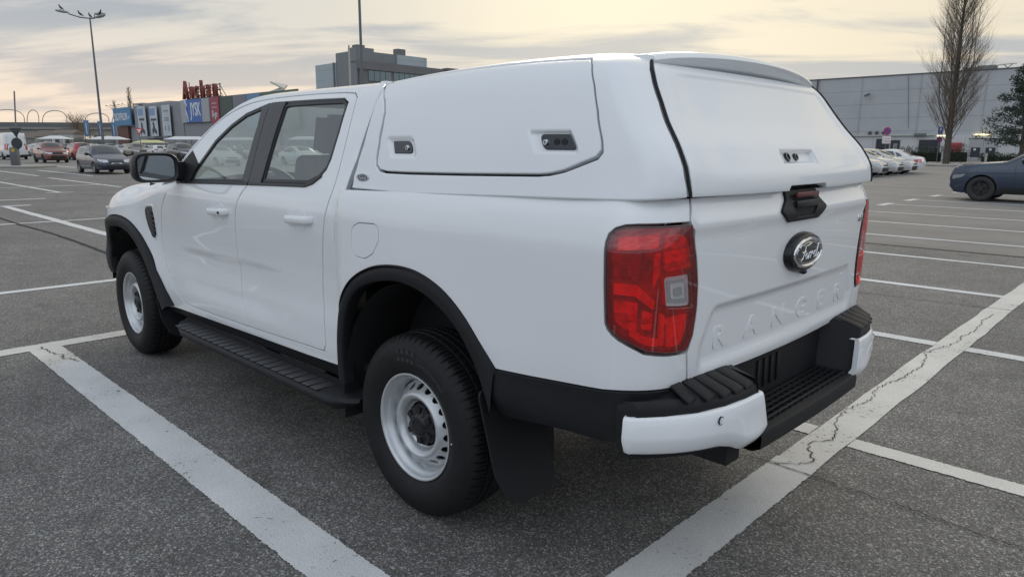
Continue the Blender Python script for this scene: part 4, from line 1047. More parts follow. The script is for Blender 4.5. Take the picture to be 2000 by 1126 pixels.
# black rubber gap strips behind the hatch shut line
for s in (1, -1):
    mb = MB(); rows = []
    for i in range(24):
        v = 1.374+.42*i/23; a = Fcan(-.10, v); b = Fcan(-.23, v)
        rows.append([(a[0]+.012, s*(a[1]-.014), a[2]-.003), (b[0]+.014, s*(b[1]-.008), b[2]-.003)])
    mb.grid(rows); mb.build('hatch_seal', M['dark'], can)
for s in (1, -1):
    mb = MB(); mb.path([(p_[0]-.001, s*(p_[1]+.001), p_[2]) for p_ in [Fcan(u_, v_) for u_, v_ in smooth_curve([(-.187,1.366),(-.166,1.425),(-.166,1.520),(-.179,1.651),(-.171,1.76),(-.172,1.80)], .02)]], .0052, 6); mb.build('rubber_seal', M['dark'], can, smooth=True)
for u, rr in ((-.858, .017), (-.930, .014)):
    q = Fhat(u, 1.473); n_ = Vector((-.86, 0, .42)).normalized(); mb = MB()
    mb.lathe([(0, .004), (rr*.55, .004), (rr*.62, .009), (rr*.92, .009), (rr, .005), (rr, -.008)], 24, 'Z')
    o = mb.build('hatch_lock', M['gloss'], ha, smooth=True, angle=40); o.location = q; o.rotation_euler = n_.to_track_quat('Z', 'Y').to_euler()
# spoiler
mb = MB(); rows = []
for k in range(-22, 23):
    t = k/22; y = .615*t; e = 1-abs(t)**14*.35; dz = -.024*t*t-.010*abs(t)**6; dx = .060*t*t
    rows.append([(-.70+dx, y, 1.812+dz), (-.84+dx, y, 1.828+dz), (-.925+dx, y, 1.827+dz*1.0), (-.952+dx, y, 1.818+dz), (-.958+dx, y, 1.806+dz), (-.942+dx, y, 1.788+dz-.004*e), (-.885+dx, y, 1.740+dz), (-.80+dx, y, 1.74+dz)])
mb.grid(rows, True); mb.add(rows[0], [tuple(range(8))]); mb.add(rows[-1], [tuple(range(8))])
mb.build('spoiler', M['canopy'], can, smooth=True, angle=50)
mb = MB(); mb.path([(1.25, .0, 1.825), (1.22, 0, 1.85), (1.10, 0, 1.88)], [.014, .010, .003], 8); mb.build('roof_aerial', M['satin'], T_, smooth=True)
# ================================================================ GROUND AND MARKINGS
def asphalt():
    m = bpy.data.materials.new('asphalt'); m.use_nodes = True; nt = m.node_tree; p = nt.nodes['Principled BSDF']
    tc = N(nt, 'ShaderNodeTexCoord'); g = tc.outputs['Object']
    v = N(nt, 'ShaderNodeTexVoronoi', i_Scale=140.0); nt.links.new(g, v.inputs['Vector'])
    v2 = N(nt, 'ShaderNodeTexVoronoi', i_Scale=250.0); nt.links.new(g, v2.inputs['Vector'])
    sp = N(nt, 'ShaderNodeSeparateColor'); nt.links.new(v.outputs['Color'], sp.inputs[0])
    sp2 = N(nt, 'ShaderNodeSeparateColor'); nt.links.new(v2.outputs['Color'], sp2.inputs[0])
    a = ramp_n(nt, sp.outputs[0], [(0, .080), (.45, .125), (.70, .20), (.88, .42), (1, .78)])
    b = ramp_n(nt, sp2.outputs[1], [(0, .080), (.55, .15), (.85, .30), (1, .62)])
    c = mix_n(nt, .45, a, b)
    edge = ramp_n(nt, v.outputs['Distance'], [(.0, 1.), (.75, .62)])
    c = mix_n(nt, 1., c, edge, 'MULTIPLY')
    tint = mix_n(nt, sp.outputs[1], (1.08, 1., .90), (1.0, .985, .97)); c = mix_n(nt, 1., c, tint, 'MULTIPLY')
    n1 = N(nt, 'ShaderNodeTexNoise', i_Scale=.55, i_Detail=6.0, i_Roughness=.6); nt.links.new(g, n1.inputs[0])
    n2 = N(nt, 'ShaderNodeTexNoise', i_Scale=4.5, i_Detail=4.0); nt.links.new(g, n2.inputs[0])
    c = mix_n(nt, 1., c, ramp_n(nt, n1.outputs[0], [(.3, .76), (.7, 1.18)]), 'MULTIPLY')
    c = mix_n(nt, 1., c, ramp_n(nt, n2.outputs[0], [(.3, .86), (.7, 1.12)]), 'MULTIPLY')
    n5 = N(nt, 'ShaderNodeTexNoise', i_Scale=1.35, i_Detail=7.0, i_Roughness=.65); nt.links.new(g, n5.inputs[0])
    c = mix_n(nt, 1., c, ramp_n(nt, n5.outputs[0], [(.0, .50), (.33, .72), (.42, 1.), (1, 1.)]), 'MULTIPLY')
    # finer, browner surface beyond the drainage channel and beyond the far seam
    s = N(nt, 'ShaderNodeSeparateXYZ'); nt.links.new(g, s.inputs[0])
    far = math_n(nt, 'MAXIMUM', math_n(nt, 'LESS_THAN', s.outputs[1], -9.6), 0.0)
    fine = mix_n(nt, .25, mix_n(nt, 1., (.205, .194, .180), ramp_n(nt, n1.outputs[0], [(.3, .86), (.7, 1.14)]), 'MULTIPLY'), c)
    # long faint tyre-polished streaks across the lanes
    mp = N(nt, 'ShaderNodeMapping'); mp.inputs['Scale'].default_value = (.05, .9, 1); nt.links.new(g, mp.inputs[0])
    n3 = N(nt, 'ShaderNodeTexNoise', i_Scale=1.0, i_Detail=5.0); nt.links.new(mp.outputs[0], n3.inputs[0])
    fine = mix_n(nt, 1., fine, ramp_n(nt, n3.outputs[0], [(.3, .90), (.7, 1.1)]), 'MULTIPLY')
    nt.links.new(mix_n(nt, far, c, fine), p.inputs['Base Color'])
    p.inputs['Roughness'].default_value = .78; p.inputs['Specular IOR Level'].default_value = .45
    h = math_n(nt, 'ADD', math_n(nt, 'MULTIPLY', v.outputs['Distance'], -.6), math_n(nt, 'MULTIPLY', v2.outputs['Distance'], -.3))
    bp_ = N(nt, 'ShaderNodeBump', i_Strength=.7, i_Distance=.004); nt.links.new(h, bp_.inputs['Height']); nt.links.new(bp_.outputs[0], p.inputs['Normal'])
    return m
def road_paint(name, base, wear=.5, fine=True):
    m = bpy.data.materials.new(name); m.use_nodes = True; nt = m.node_tree; p = nt.nodes['Principled BSDF']
    tc = N(nt, 'ShaderNodeTexCoord'); g = tc.outputs['Object']
    n1 = N(nt, 'ShaderNodeTexNoise', i_Scale=38.0, i_Detail=6.0, i_Roughness=.7); nt.links.new(g, n1.inputs[0])
    n2 = N(nt, 'ShaderNodeTexNoise', i_Scale=2.2, i_Detail=5.0, i_Roughness=.6); nt.links.new(g, n2.inputs[0])
    v = N(nt, 'ShaderNodeTexVoronoi', i_Scale=130.0); nt.links.new(g, v.inputs['Vector'])
    worn = math_n(nt, 'ADD', n1.outputs[0], math_n(nt, 'MULTIPLY', math_n(nt, 'SUBTRACT', n2.outputs[0], .5), .5))
    k = ramp_n(nt, worn, [(.30+.12*wear, 1.), (.36+.12*wear, 0.)])
    col = mix_n(nt, 1., base, ramp_n(nt, n2.outputs[0], [(.25, .82), (.7, 1.05)]), 'MULTIPLY')
    col = mix_n(nt, 1., col, ramp_n(nt, v.outputs['Distance'], [(.0, 1.04), (.8, .84)]), 'MULTIPLY')
    nt.links.new(mix_n(nt, k, col, (.10, .096, .09)), p.inputs['Base Color'])
    p.inputs['Roughness'].default_value = .75
    bp_ = N(nt, 'ShaderNodeBump', i_Strength=.5, i_Distance=.003); nt.links.new(math_n(nt, 'ADD', v.outputs['Distance'], n1.outputs[0]), bp_.inputs['Height']); nt.links.new(bp_.outputs[0], p.inputs['Normal'])
    return m
M['asphalt'] = asphalt()
M['line'] = road_paint('road_paint', (.70, .70, .69), .05)
M['line_old'] = road_paint('worn_road_paint', (.68, .66, .61), .25)
def struct(o): o['kind'] = 'structure'; return o
mb = MB(); S_ = 1500
xs = [-S_, -40, 60, S_]
mb.grid([[(x, y, 0) for y in (-S_, -60, 30, S_)] for x in xs]); struct(mb.build('ground', M['asphalt']))
def ragged(mb, x0, x1, y0, y1, z=.004, j=.005, st=.03):
    """rectangle with slightly uneven painted edges"""
    L = max(x1-x0, y1-y0); n = max(2, int(L/st)); along = (x1-x0) >= (y1-y0); rows = []
    ph = random.random()*9
    for i in range(n+1):
        t = i/n; e0 = random.uniform(-j, j)+.4*j*math.sin(t*n*.31+ph); e1 = random.uniform(-j, j)+.4*j*math.sin(t*n*.23+ph)
        rows.append([(x0+(x1-x0)*t, y0+e0, z), (x0+(x1-x0)*t, y1+e1, z)] if along else [(x0+e0, y0+(y1-y0)*t, z), (x1+e1, y0+(y1-y0)*t, z)])
    mb.grid(rows)
def marking(name, rects, m_, z=.004, near=False):
    mb = MB()
    for r_ in rects: ragged(mb, *r_, z=z, j=.0035 if near else .008, st=.008 if near else .25)
    return struct(mb.build(name, m_))
marking('bay_line', [(-6.0, -1.052, 1.245, 1.455), (-.833, 3.40, 1.245, 1.455)], M['line'], near=True)
marking('bay_line', [(3.40, 3.885, 1.245, 1.455)], M['line_old'], near=True)
marking('bay_head_line', [(3.885, 4.065, -2.0, 2.35)], M['line_old'], near=True)
marking('bay_head_line', [(-1.045, -.84, -30.0, -.72)], M['line_old'], near=False)
marking('bay_head_line', [(-1.045, -.84, -.72, 4.2)], M['line'], near=True)
marking('bay_line', [(-1.80, -1.047, -1.205, -1.075), (-6.0, -1.8, -1.21, -1.075)], M['line_old'], near=True)
marking('bay_line', [(-.842, 3.88, -1.245, -1.10)], M['line_old'], near=True)
for y in (-3.60, -6.13): marking('bay_line', [(-.838, 3.95, y-.07, y+.07), (-6, -1.047, y-.07, y+.07)], M['line'], near=True)
for y in (-8.52, -10.95, -13.40, -15.95): marking('bay_line', [(-8, -1.05, y-.06, y+.06), (-.83, 4.05, y-.06, y+.06)], M['line'])
for y in (-18.70, -21.10, -23.80, -26.7, -29.2): marking('bay_line', [(-8, -1.06, y-.06, y+.06), (-.82, 3.93, y-.06, y+.06), (3.95, 4.15, y-.45, y+.55)], M['line'])
marking('bay_head_line', [(6.47, 6.60, -2.2, 5.5)], M['line']); marking('bay_head_line', [(14.1, 14.24, -3.5, 5.5)], M['line'])
marking('bay_line', [(6.612, 14.09, -1.29, -1.12), (14.252, 18.88, -1.29, -1.12), (18.9, 19.1, -1.75, -1.05)], M['line'])
marking('bay_line', [(21.25, 21.45, -2.6, 3)], M['line']); marking('bay_line', [(18.0, 18.2, -4.6, -3.8)], M['line'])
marking('bay_line', [(24.07, 28.08, -3.68, -3.54), (28.30, 36, -3.68, -3.54), (23.9, 24.05, -4.0, -3.2)], M['line']); marking('bay_head_line', [(28.1, 28.28, -6.2, 2)], M['line'])
marking('bay_line', [(26, 28.08, -6.1, -5.95), (28.30, 36, -6.1, -5.95)], M['line']); marking('bay_line', [(38.5, 50, -6.3, -6.12)], M['line']); marking('bay_line', [(37, 47.5, -8.25, -8.05)], M['line'])
marking('bay_line', [(52, 59, -11.4, -11.15)], M['line']); marking('bay_line', [(58, 66, -9.0, -8.75)], M['line'])
for y in (-34.2, -36.8, -39.5, -42.1, -44.7, -47.3, -50.0): marking('bay_line', [(9.6, 15, y-.07, y+.07)], M['line'])
# drainage channel at the change of surface, kerb and pavement far right
mb = MB(); mb.box((-2, -9.62, .003), (26, .10, .006)); struct(mb.build('drain_channel', mat('drain', (.02, .02, .02), .6)))
mb = MB()
for i in range(90): mb.box((-6.4+i*.065, -9.62, .009), (.022, .16, .006))
struct(mb.build('drain_grating', mat('iron', (.06, .058, .055), .5, metal=.4)))
mb = MB(); mb.box((0, -72.6, .07), (60, 8.2, .14)); struct(mb.build('pavement', mat('concrete', (.26, .25, .235), .85, noise=(1.2, .2))))
def crack(name, pts, w_, z=.008, m_=None):
    mb = MB(); pp = [pts[0]]
    for a, b in zip(pts[:-1], pts[1:]):
        n = max(1, int(math.dist(a, b)/.022))
        for i in range(1, n+1):
            t = i/n; pp.append((a[0]+(b[0]-a[0])*t+random.uniform(-.013, .013)*(i < n), a[1]+(b[1]-a[1])*t+random.uniform(-.013, .013)*(i < n)))
    rows = []
    for i, p in enumerate(pp):
        q = Vector(pp[min(i+1, len(pp)-1)])-Vector(pp[max(i-1, 0)]); q = Vector((-q.y, q.x)).normalized()*w_*random.uniform(.25, .7)
        rows.append([(p[0]-q.x, p[1]-q.y, z), (p[0]+q.x, p[1]+q.y, z)])
    mb.grid(rows); return struct(mb.build(name, m_ or M['crack']))
M['crack'] = mat('crack', (.014, .013, .012), .9)
crack('crack', [(.2,-.50),(-.59,-.57),(-.84,-.61),(-1.01,-.61),(-1.23,-.59),(-1.42,-.60),(-1.71,-.57),(-1.88,-.57),(-2.6,-.52)], .007)
crack('crack', [(-.84,-.61),(-.96,-.68),(-.99,-.80),(-.93,-.88),(-.90,-.98),(-.96,-1.09),(-.95,-1.2),(-.89,-1.33),(-.86,-1.61),(-.90,-1.9),(-.86,-2.15),(-.91,-2.45),(-.93,-2.8),(-.90,-3.1),(-.85,-3.25),(-.90,-3.5),(-.95,-3.75),(-.93,-4.0),(-.97,-4.3),(-.93,-4.8),(-.95,-5.1)], .0055)
crack('crack', [(3.95,1.37),(3.8,1.36),(3.66,1.34),(3.60,1.30),(3.52,1.33),(3.42,1.28),(3.35,1.27)], .008)
crack('seam', [(17,-.50),(13.8,-.50),(12.0,-.57),(10.5,-.56),(8.8,-.51),(7.6,-.5)], .05)
crack('seam', [(1.2,-5.2),(0,-5.32),(-.8,-5.4),(-2,-5.5)], .010)
# ================================================================ VEHICLES IN THE BACKGROUND
M['cglass'] = mat('car_glass', (.035, .042, .045), .06, coat=.3, spec=.9)
M['ctyre'] = mat('car_tyre', (.022, .022, .023), .7); M['calloy'] = mat('car_alloy', (.40, .41, .42), .35, metal=.6)
M['clampw'] = mat('car_headlamp', (.55, .57, .58), .12, coat=1.); M['clampr'] = mat('car_rear_lamp', (.45, .02, .02), .2, coat=1.)
M['cblack'] = mat('car_black_trim', (.018, .018, .019), .5); M['plate'] = mat('number_plate', (.70, .71, .72), .5); M['ink'] = mat('plate_ink', (.03, .03, .035), .6)
def paint(name, c, metal=.3): return mat(name, c, .32, metal=metal, coat=1., coat_rough=.04)
P_ = {'navy': paint('navy_paint', (.012, .015, .040), .1), 'blue': paint('blue_metallic', (.018, .034, .066), .25), 'rust': paint('copper_paint', (.21, .060, .042)), 'red': paint('red_paint', (.35, .02, .02)),
      'silver': paint('silver_paint', (.34, .36, .36), .5), 'taupe': paint('taupe_paint', (.16, .145, .125)), 'white': paint('white_car_paint', (.66, .67, .68), 0), 'dark': paint('dark_grey_paint', (.035, .037, .04)), 'teal': paint('dark_teal_paint', (.02, .045, .05)), 'ivory': paint('pale_silver_paint', (.50, .505, .49), .2)}
CAR = {
 'wagon': dict(L=4.29, W=1.71, wb=(.86, 3.47), rw=.305, belt=(.90, .96), top=[(.03,.28),(-.01,.45),(.03,.62),(.14,.71),(.55,.84),(1.02,.95),(1.12,.98),'w',(1.50,1.22),(1.90,1.42),'r',(2.5,1.47),(3.2,1.455),(3.78,1.41),'g',(4.02,1.16),(4.15,.93),'b',(4.24,.82),(4.29,.60),(4.26,.42),(4.22,.28)],
   win=[[(1.35,1.0),(1.92,1.36),(2.12,1.385),(2.12,.985)],[(2.18,.985),(2.18,1.39),(2.85,1.39),(2.98,.99)],[(3.05,.995),(2.93,1.385),(3.55,1.355),(3.92,1.04)]], rails=True),
 'suv': dict(L=4.34, W=1.82, wb=(.86, 3.53), rw=.34, belt=(1.03, 1.10), top=[(.05,.34),(-.01,.55),(.02,.75),(.10,.90),(.30,1.00),(1.05,1.12),(1.18,1.14),'w',(1.60,1.42),(1.90,1.60),'r',(2.5,1.67),(3.3,1.655),(3.80,1.60),'g',(4.05,1.35),(4.16,1.10),'b',(4.28,1.0),(4.32,.75),(4.28,.52),(4.22,.34)],
   win=[[(1.45,1.16),(1.95,1.53),(2.22,1.57),(2.22,1.15)],[(2.29,1.15),(2.29,1.575),(2.98,1.565),(3.08,1.16)],[(3.15,1.17),(3.06,1.555),(3.55,1.52),(3.72,1.25)]], rails=True),
 'hatch': dict(L=4.26, W=1.79, wb=(.85, 3.48), rw=.32, belt=(.90, .98), top=[(.04,.25),(-.01,.42),(.02,.62),(.14,.74),(.50,.86),(1.00,.95),(1.12,.98),'w',(1.60,1.22),(2.05,1.40),'r',(2.5,1.455),(3.1,1.45),(3.70,1.38),'g',(3.98,1.14),(4.08,.96),'b',(4.20,.88),(4.26,.65),(4.24,.45),(4.18,.25)],
   win=[[(1.40,1.0),(2.02,1.34),(2.28,1.375),(2.28,.99)],[(2.34,.99),(2.34,1.38),(2.95,1.36),(3.10,1.0)],[(3.17,1.01),(3.05,1.345),(3.40,1.30),(3.58,1.08)]]),
 'sedan': dict(L=4.82, W=1.82, wb=(.85, 3.70), rw=.33, belt=(.92, .99), top=[(.04,.24),(-.01,.42),(.02,.60),(.16,.73),(.7,.86),(1.35,.95),(1.45,.97),'w',(1.95,1.22),(2.35,1.38),'r',(2.8,1.44),(3.2,1.43),(3.55,1.37),'g',(3.95,1.18),(4.25,1.03),'b',(4.55,1.00),(4.74,.92),(4.82,.70),(4.80,.45),(4.74,.26)],
   win=[[(1.75,1.0),(2.35,1.33),(2.60,1.36),(2.60,.99)],[(2.66,.99),(2.66,1.365),(3.25,1.34),(3.48,1.01)],[(3.54,1.02),(3.36,1.315),(3.62,1.23),(3.86,1.05)]]),
 'xsuv': dict(L=4.75, W=1.90, wb=(.82, 3.69), rw=.365, belt=(1.07, 1.14), top=[(.10,.27),(.0,.40),(-.02,.62),(.0,.80),(.06,.95),(.20,1.02),(.65,1.075),(1.25,1.13),(1.36,1.15),'w',(1.85,1.42),(2.15,1.57),'r',(2.7,1.66),(3.5,1.64),(4.1,1.56),'g',(4.42,1.30),(4.54,1.10),'b',(4.68,.98),(4.74,.70),(4.70,.48),(4.62,.27)],
   win=[[(1.62,1.17),(2.18,1.51),(2.55,1.555),(2.55,1.16)],[(2.62,1.16),(2.62,1.56),(3.3,1.545),(3.45,1.17)],[(3.52,1.18),(3.38,1.54),(3.85,1.47),(4.08,1.25)]]),
 'van': dict(L=6.0, W=2.07, wb=(1.0, 4.70), rw=.35, belt=(1.25, 1.35), top=[(.05,.30),(.0,.6),(.05,.85),(.30,1.08),(.75,1.28),(.90,1.36),'w',(1.30,1.90),(1.60,2.22),'r',(2.1,2.55),(3.5,2.60),(5.6,2.58),(5.86,2.50),'b',(5.93,2.2),(5.99,1.3),(6.0,.9),(5.98,.5),(5.95,.35)],
   win=[[(1.10,1.38),(1.62,2.02),(2.10,2.06),(2.10,1.36)]]),
}
_proto = {}
def car_proto(kind, pnt, far):
    d = CAR[kind]; L, W = d['L'], d['W']; hw = W/2; top = [t for t in d['top'] if not isinstance(t, str)]
    H = max(t[1] for t in top)
    upper = [t for t in top if True]
    seg = []; cur = 'h'
    for t in d['top']:
        if isinstance(t, str): cur = t
        else: seg.append(cur)
    pr = pch([(.15, .88), (.30, .955), (.55, 1.0), (.80, .995), (1.0, .955)])
    tx = [t[0] for t in top]; i0 = 2; i1 = len(top)-3
    def ztop_(s):
        xs_ = []; zs_ = []
        for a, b in top:
            if not xs_ or a > xs_[-1]+1e-6: xs_.append(a); zs_.append(b)
            elif b > zs_[-1] and a <= xs_[-1]: zs_[-1] = b
        return float(np.interp(s, xs_, zs_))
    bl0, bl1 = d['belt']
    def Sd(s, z):
        b = bl0+(bl1-bl0)*s/L
        y = hw*pr(z/b) if z < b else hw*(.955-(.215 if kind != 'van' else .10)*((z-b)/(H-b))**1.05)
        y -= .17*max(0, 1-s/.75)**2.2+.15*max(0, 1-(L-s)/.75)**2.4
        y -= .07*math.exp(-max(0, ztop_(min(max(s, .02), L-.02))-z)/.045)
        return y
    root = thing('parked_car', (0, 0, 0), None, None)
    X0 = L/2
    def F(x, z): return (x, Sd(X0-x, z), z)
    # side outline with wheel arches
    zb = .23 if kind != 'van' else .35; ra = d['rw']+.055
    out = [(X0-a, b) for a, b in smooth_curve(top, .12)]
    bot = []
    for wx in (d['wb'][1], d['wb'][0]):
        h = d['rw']; th = math.asin((h-zb)/ra)
        bot += [(X0-wx-ra*math.cos(a), h+ra*math.sin(a)) for a in [-th+(math.pi+2*th)*k/12 for k in range(13)]]
    side = out+bot
    res = .14 if far else .07
    wins = [[(X0-a, b) for a, b in w_] for w_ in d['win']]
    sp = panel('body_side', side, F, pnt, root, res=res, step=res*.7, gap=0, r=.004, depth=.01)
    mirror(sp)
    # top skin following the outline
    mb = MB(); cv = smooth_curve(top, .12); rows = []; K = 8
    tagc = []
    for a, b in cv:
        j = min(range(len(top)), key=lambda q: (top[q][0]-a)**2+(top[q][1]-b)**2); tagc.append(seg[j])
    def skin(off, lim=1., idx=None):
        rs = []
        for i, (a, b) in enumerate(cv):
            if idx and not (idx[0] <= i <= idx[1]): continue
            p0 = Vector(cv[max(i-1, 0)]); p1 = Vector(cv[min(i+1, len(cv)-1)]); t = (p1-p0).normalized(); n_ = Vector((-t.y, t.x))
            y0 = Sd(a, b); cr = .045+.07*abs(n_.x)**2
            rs.append([(X0-(a+n_.x*(cr*(1-(k/K)**2)+off)), y0*lim*k/K, b+n_.y*(cr*(1-(k/K)**2)+off)) for k in range(-K, K+1)])
        return rs
    mb.grid(skin(0)); mb.build('body_top', pnt, root, smooth=True, angle=50)
    def rng(tag):
        ii = [i for i, t in enumerate(tagc) if t == tag]
        return (max(0, ii[0]-1), ii[-1]) if ii else None
    for tag, nm in (('w', 'windscreen'), ('g', 'rear_window')):
        r_ = rng(tag)
        if r_ and r_[1]-r_[0] >= 1:
            mb = MB(); mb.grid(skin(.008, .90, r_)); mb.build(nm, M['cglass'], root, smooth=True)
    for w_ in wins:
        o = panel('side_window', fillet(w_, .03), F, M['cglass'], root, res=.2, step=.08, gap=0, r=.003, depth=.01, off=.006); mirror(o)
    # sill, underbody, bumpers, lights, plate, mirrors
    mb = MB(); mb.box((0, 0, zb+.10), (L-.35, W*.80, .20)); mb.box((X0-d['wb'][0], 0, .45), (.8, W*.86, .5)); mb.box((X0-d['wb'][1], 0, .45), (.8, W*.86, .5)); mb.build('underbody', M['cblack'], root)
    z1 = top[2][1]; zr = top[-3][1]
    def face(front, z0, z1_, t0, t1, off=.006, n=6, dtop=0.):
        pts_ = top if front else top[::-1]; q = [pts_[0]]
        for p in pts_[1:]:
            if p[1] <= q[-1][1] or p[1] > (bl0 if front else bl1)+.02: break
            q.append(p)
        zs = [p[1] for p in q]; ss = [p[0] for p in q]; rows = []
        for i in range(n+1):
            row = []
            for j in range(n+1):
                t = t0+(t1-t0)*j/n; zz = z0+(z1_+dtop*(j/n)-z0)*i/n; s0 = float(np.interp(zz, zs, ss)); s1_ = float(np.interp(zz+.02, zs, ss)); tv = Vector((s1_-s0, .02)).normalized()
                n_ = Vector((-tv.y, tv.x)) if front else Vector((tv.y, -tv.x))
                y0 = Sd(s0, zz); cr = .045+.07*n_.x**2; w_ = cr*(1-t*t)+off
                row.append((X0-(s0+n_.x*w_), y0*t, zz+n_.y*w_))
            rows.append(row)
        return rows
    def fpart(nm, m_, par, *a_, **k_):
        mb = MB(); mb.grid(face(*a_, **k_)); return mb.build(nm, m_, par, smooth=True)
    fpart('lower_intake', M['cblack'], root, True, top[0][1]+.04, z1-.14, -.72, .72)
    gz = .10 if kind in ('suv', 'xsuv', 'van') else .04
    fpart('grille', M['cblack'], root, True, z1-.06, z1+gz, -.50, .50, n=8)
    for s in (1, -1):
        fpart('headlight', M['clampw'], root, True, z1-.03, z1+.07, s*.60, s*.99, off=.010, dtop=.05)
        hs = panel('headlight_side', fillet([(X0-.04, z1+.0), (X0-.06, z1+.12), (X0-.42, z1+.17), (X0-.30, z1+.07)], .03), F, M['clampw'], root, res=.1, step=.05, gap=0, r=.003, depth=.01, off=.008)
        if s < 0: hs.scale = (1, -1, 1)
        rz0, rz1 = {'van': (.95, 1.55), 'suv': (.80, 1.06), 'wagon': (.62, .90), 'hatch': (.72, .90), 'sedan': (.66, .86), 'xsuv': (.86, 1.0)}[kind]
        fpart('rear_light', M['clampr'], root, False, rz0, rz1, s*(.62 if kind not in ('van', 'wagon') else .84), s*.99, off=.010)
        hs = panel('rear_light_side', fillet([(-X0+.05, rz0), (-X0+.05, rz1), (-X0+.32, rz1-.02), (-X0+.24, rz0+.04)], .03), F, M['clampr'], root, res=.1, step=.05, gap=0, r=.003, depth=.01, off=.008)
        if s < 0: hs.scale = (1, -1, 1)
        if not far:
            for w_ in wins[:2]:
                x_ = w_[0][0] if w_ is wins[0] else w_[0][0]+.03
                if w_ is wins[0]: x_ -= .0
                sm_ = panel('door_seam', [(x_, zb+.12), (x_+.012, zb+.12), (x_+.012, bl0+.02), (x_, bl0+.02)], F, M['cblack'], root, res=.2, step=.1, gap=0, r=.001, depth=.004, off=.0015)
                if s < 0: sm_.scale = (1, -1, 1)
            mb = MB(); xh = wins[min(1, len(wins)-1)][0][0]+.22; mb.ball((xh, s*(hw+.005), bl0-.13), (.10, .018, .016), 10, 6); mb.build('door_handle', pnt, root, smooth=True)
        if kind in ('suv', 'xsuv'):
            xa, xb = X0-d['wb'][1]+ra*1.05, X0-d['wb'][0]-ra*1.05
            sm_ = panel('sill_trim', [(xa, zb+.02), (xb, zb+.02), (xb+.02, zb+.20), (xa-.02, zb+.20)], F, M['cblack'], root, res=.2, step=.1, gap=0, r=.003, depth=.006, off=.008)
            if s < 0: sm_.scale = (1, -1, 1)
            for wx in d['wb']:
                o_ = [(X0-wx+(ra+.05)*math.cos(t), d['rw']+(ra+.05)*math.sin(t)) for t in [math.pi*k_/16 for k_ in range(17)]]; i_ = [(X0-wx+(ra-.012)*math.cos(t), d['rw']+(ra-.012)*math.sin(t)) for t in [math.pi*(16-k_)/16 for k_ in range(17)]]
                sm_ = panel('arch_trim', o_+i_, F, M['cblack'] if kind == 'suv' else pnt, root, res=.2, step=.08, gap=0, r=.004, depth=.01, off=.010)
                if s < 0: sm_.scale = (1, -1, 1)
        mb = MB(); xm = X0-top[[i for i, t in enumerate(seg) if t == 'w'][0]-1][0]-.45; zm = bl0+.12
        mb.ball((xm, s*(hw+.06), zm), (.08, .12, .075), 12, 8); mb.box((xm, s*(hw-.04), zm-.04), (.07, .14, .04)); mb.build('door_mirror', M['cblack'] if kind in ('wagon', 'suv', 'van', 'xsuv') else pnt, root, smooth=True, angle=60)
        for wx in d['wb']:
            wh = thing('wheel', (X0-wx, s*(hw-.105), d['rw']), None, None, 0 if s > 0 else math.pi); wh.parent = root
            r0 = d['rw']; mb = MB(); mb.lathe([(r0*.60, .07), (r0*.66, .095), (r0*.90, .10), (r0*.98, .075), (r0, .04), (r0, -.06), (r0*.97, -.09), (r0*.6, -.09)], 32 if not far else 20); mb.build('tyre', M['ctyre'], wh, smooth=True, angle=50)
            mb = MB(); al = M['calloy'] if kind not in ('xsuv', 'van', 'suv') else M['cblack']
            mb.lathe([(r0*.63, .085), (r0*.66, .092), (r0*.60, .080), (r0*.58, .03), (r0*.5, .01)], 32)
            mb.lathe([(0, .075), (r0*.15, .070), (r0*.17, .03)], 16)
            n5 = 5
            for q in range(n5):
                for dd in (-.13, .13):
                    a = 2*math.pi*q/n5+dd; c_, s_ = math.cos(a), math.sin(a)
                    mb.box((r0*.37*c_, .058, r0*.37*s_), (r0*.50, .022, r0*.07), Matrix.Rotation(-a, 3, 'Y'))
            mb.build('rim', al, wh, smooth=True, angle=30)
            mb = MB(); mb.lathe([(r0*.6, .0), (0, .0)], 20); mb.build('brake_disc', M['cblack'], wh)
    if kind == 'van':
        mb = MB(); mb.box((-X0-.004, 0, 1.5), (.012, .012, 2.0)); mb.box((-X0-.02, 0, .42), (.12, 1.9, .16)); mb.box((-X0-.03, .25, 1.15), (.05, .18, .05)); mb.build('rear_door_trim', M['cblack'], root)
    if d.get('rails'):
        for s in (1, -1):
            mb = MB(); yy = Sd(2.4, H-.06)-.04
            mb.path([(X0-1.95, s*yy, H-.08), (X0-2.2, s*yy, H+.03), (X0-3.3, s*yy, H+.02), (X0-3.7, s*yy, H-.08)], .018, 6); mb.build('roof_rail', M['cblack'], root, smooth=True)
    for s in (1, -1):
        mb = MB(); zp = zb+.30 if s > 0 else (zr-.05 if kind in ('sedan',) else zr-.08)
        xx = X0+.085 if s > 0 else -X0-.125
        if kind == 'van' and s < 0: xx = -X0-.10
        mb.box((xx, 0, zp), (.012, .50, .11)); mb.build('number_plate', M['plate'], root)
    return root
_used = {}
def place_car(kind, col, x, y, head, label, cat='car', group=None, far=False, name='parked_car'):
    key = (kind, far, col)
    if key not in _proto: o = _proto[key] = car_proto(kind, P_[col], far)
    else: o = copy_tree(_proto[key])
    o.name = name; o.location = (x, y, 0); o.rotation_euler = (0, 0, head)
    props(o, label, cat, group); return o
PI = math.pi
wag = place_car('wagon', 'navy', 40.85, -9.78, PI, 'dark navy estate car with roof rails and white number plate, left of the pickup mirror', 'car', name='estate_car')
def plate_text(root, s, x, z, size, fwd=True):
    k = 1 if fwd else -1
    text('plate_lettering', s, M['ink'], root, lambda a, b, c: (x+k*c, k*a, z+b), size=size, extrude=.002, xs=.72, bold=.002)
plate_text(wag, 'IF 09 EXA', CAR['wagon']['L']/2+.092, .53, .10)
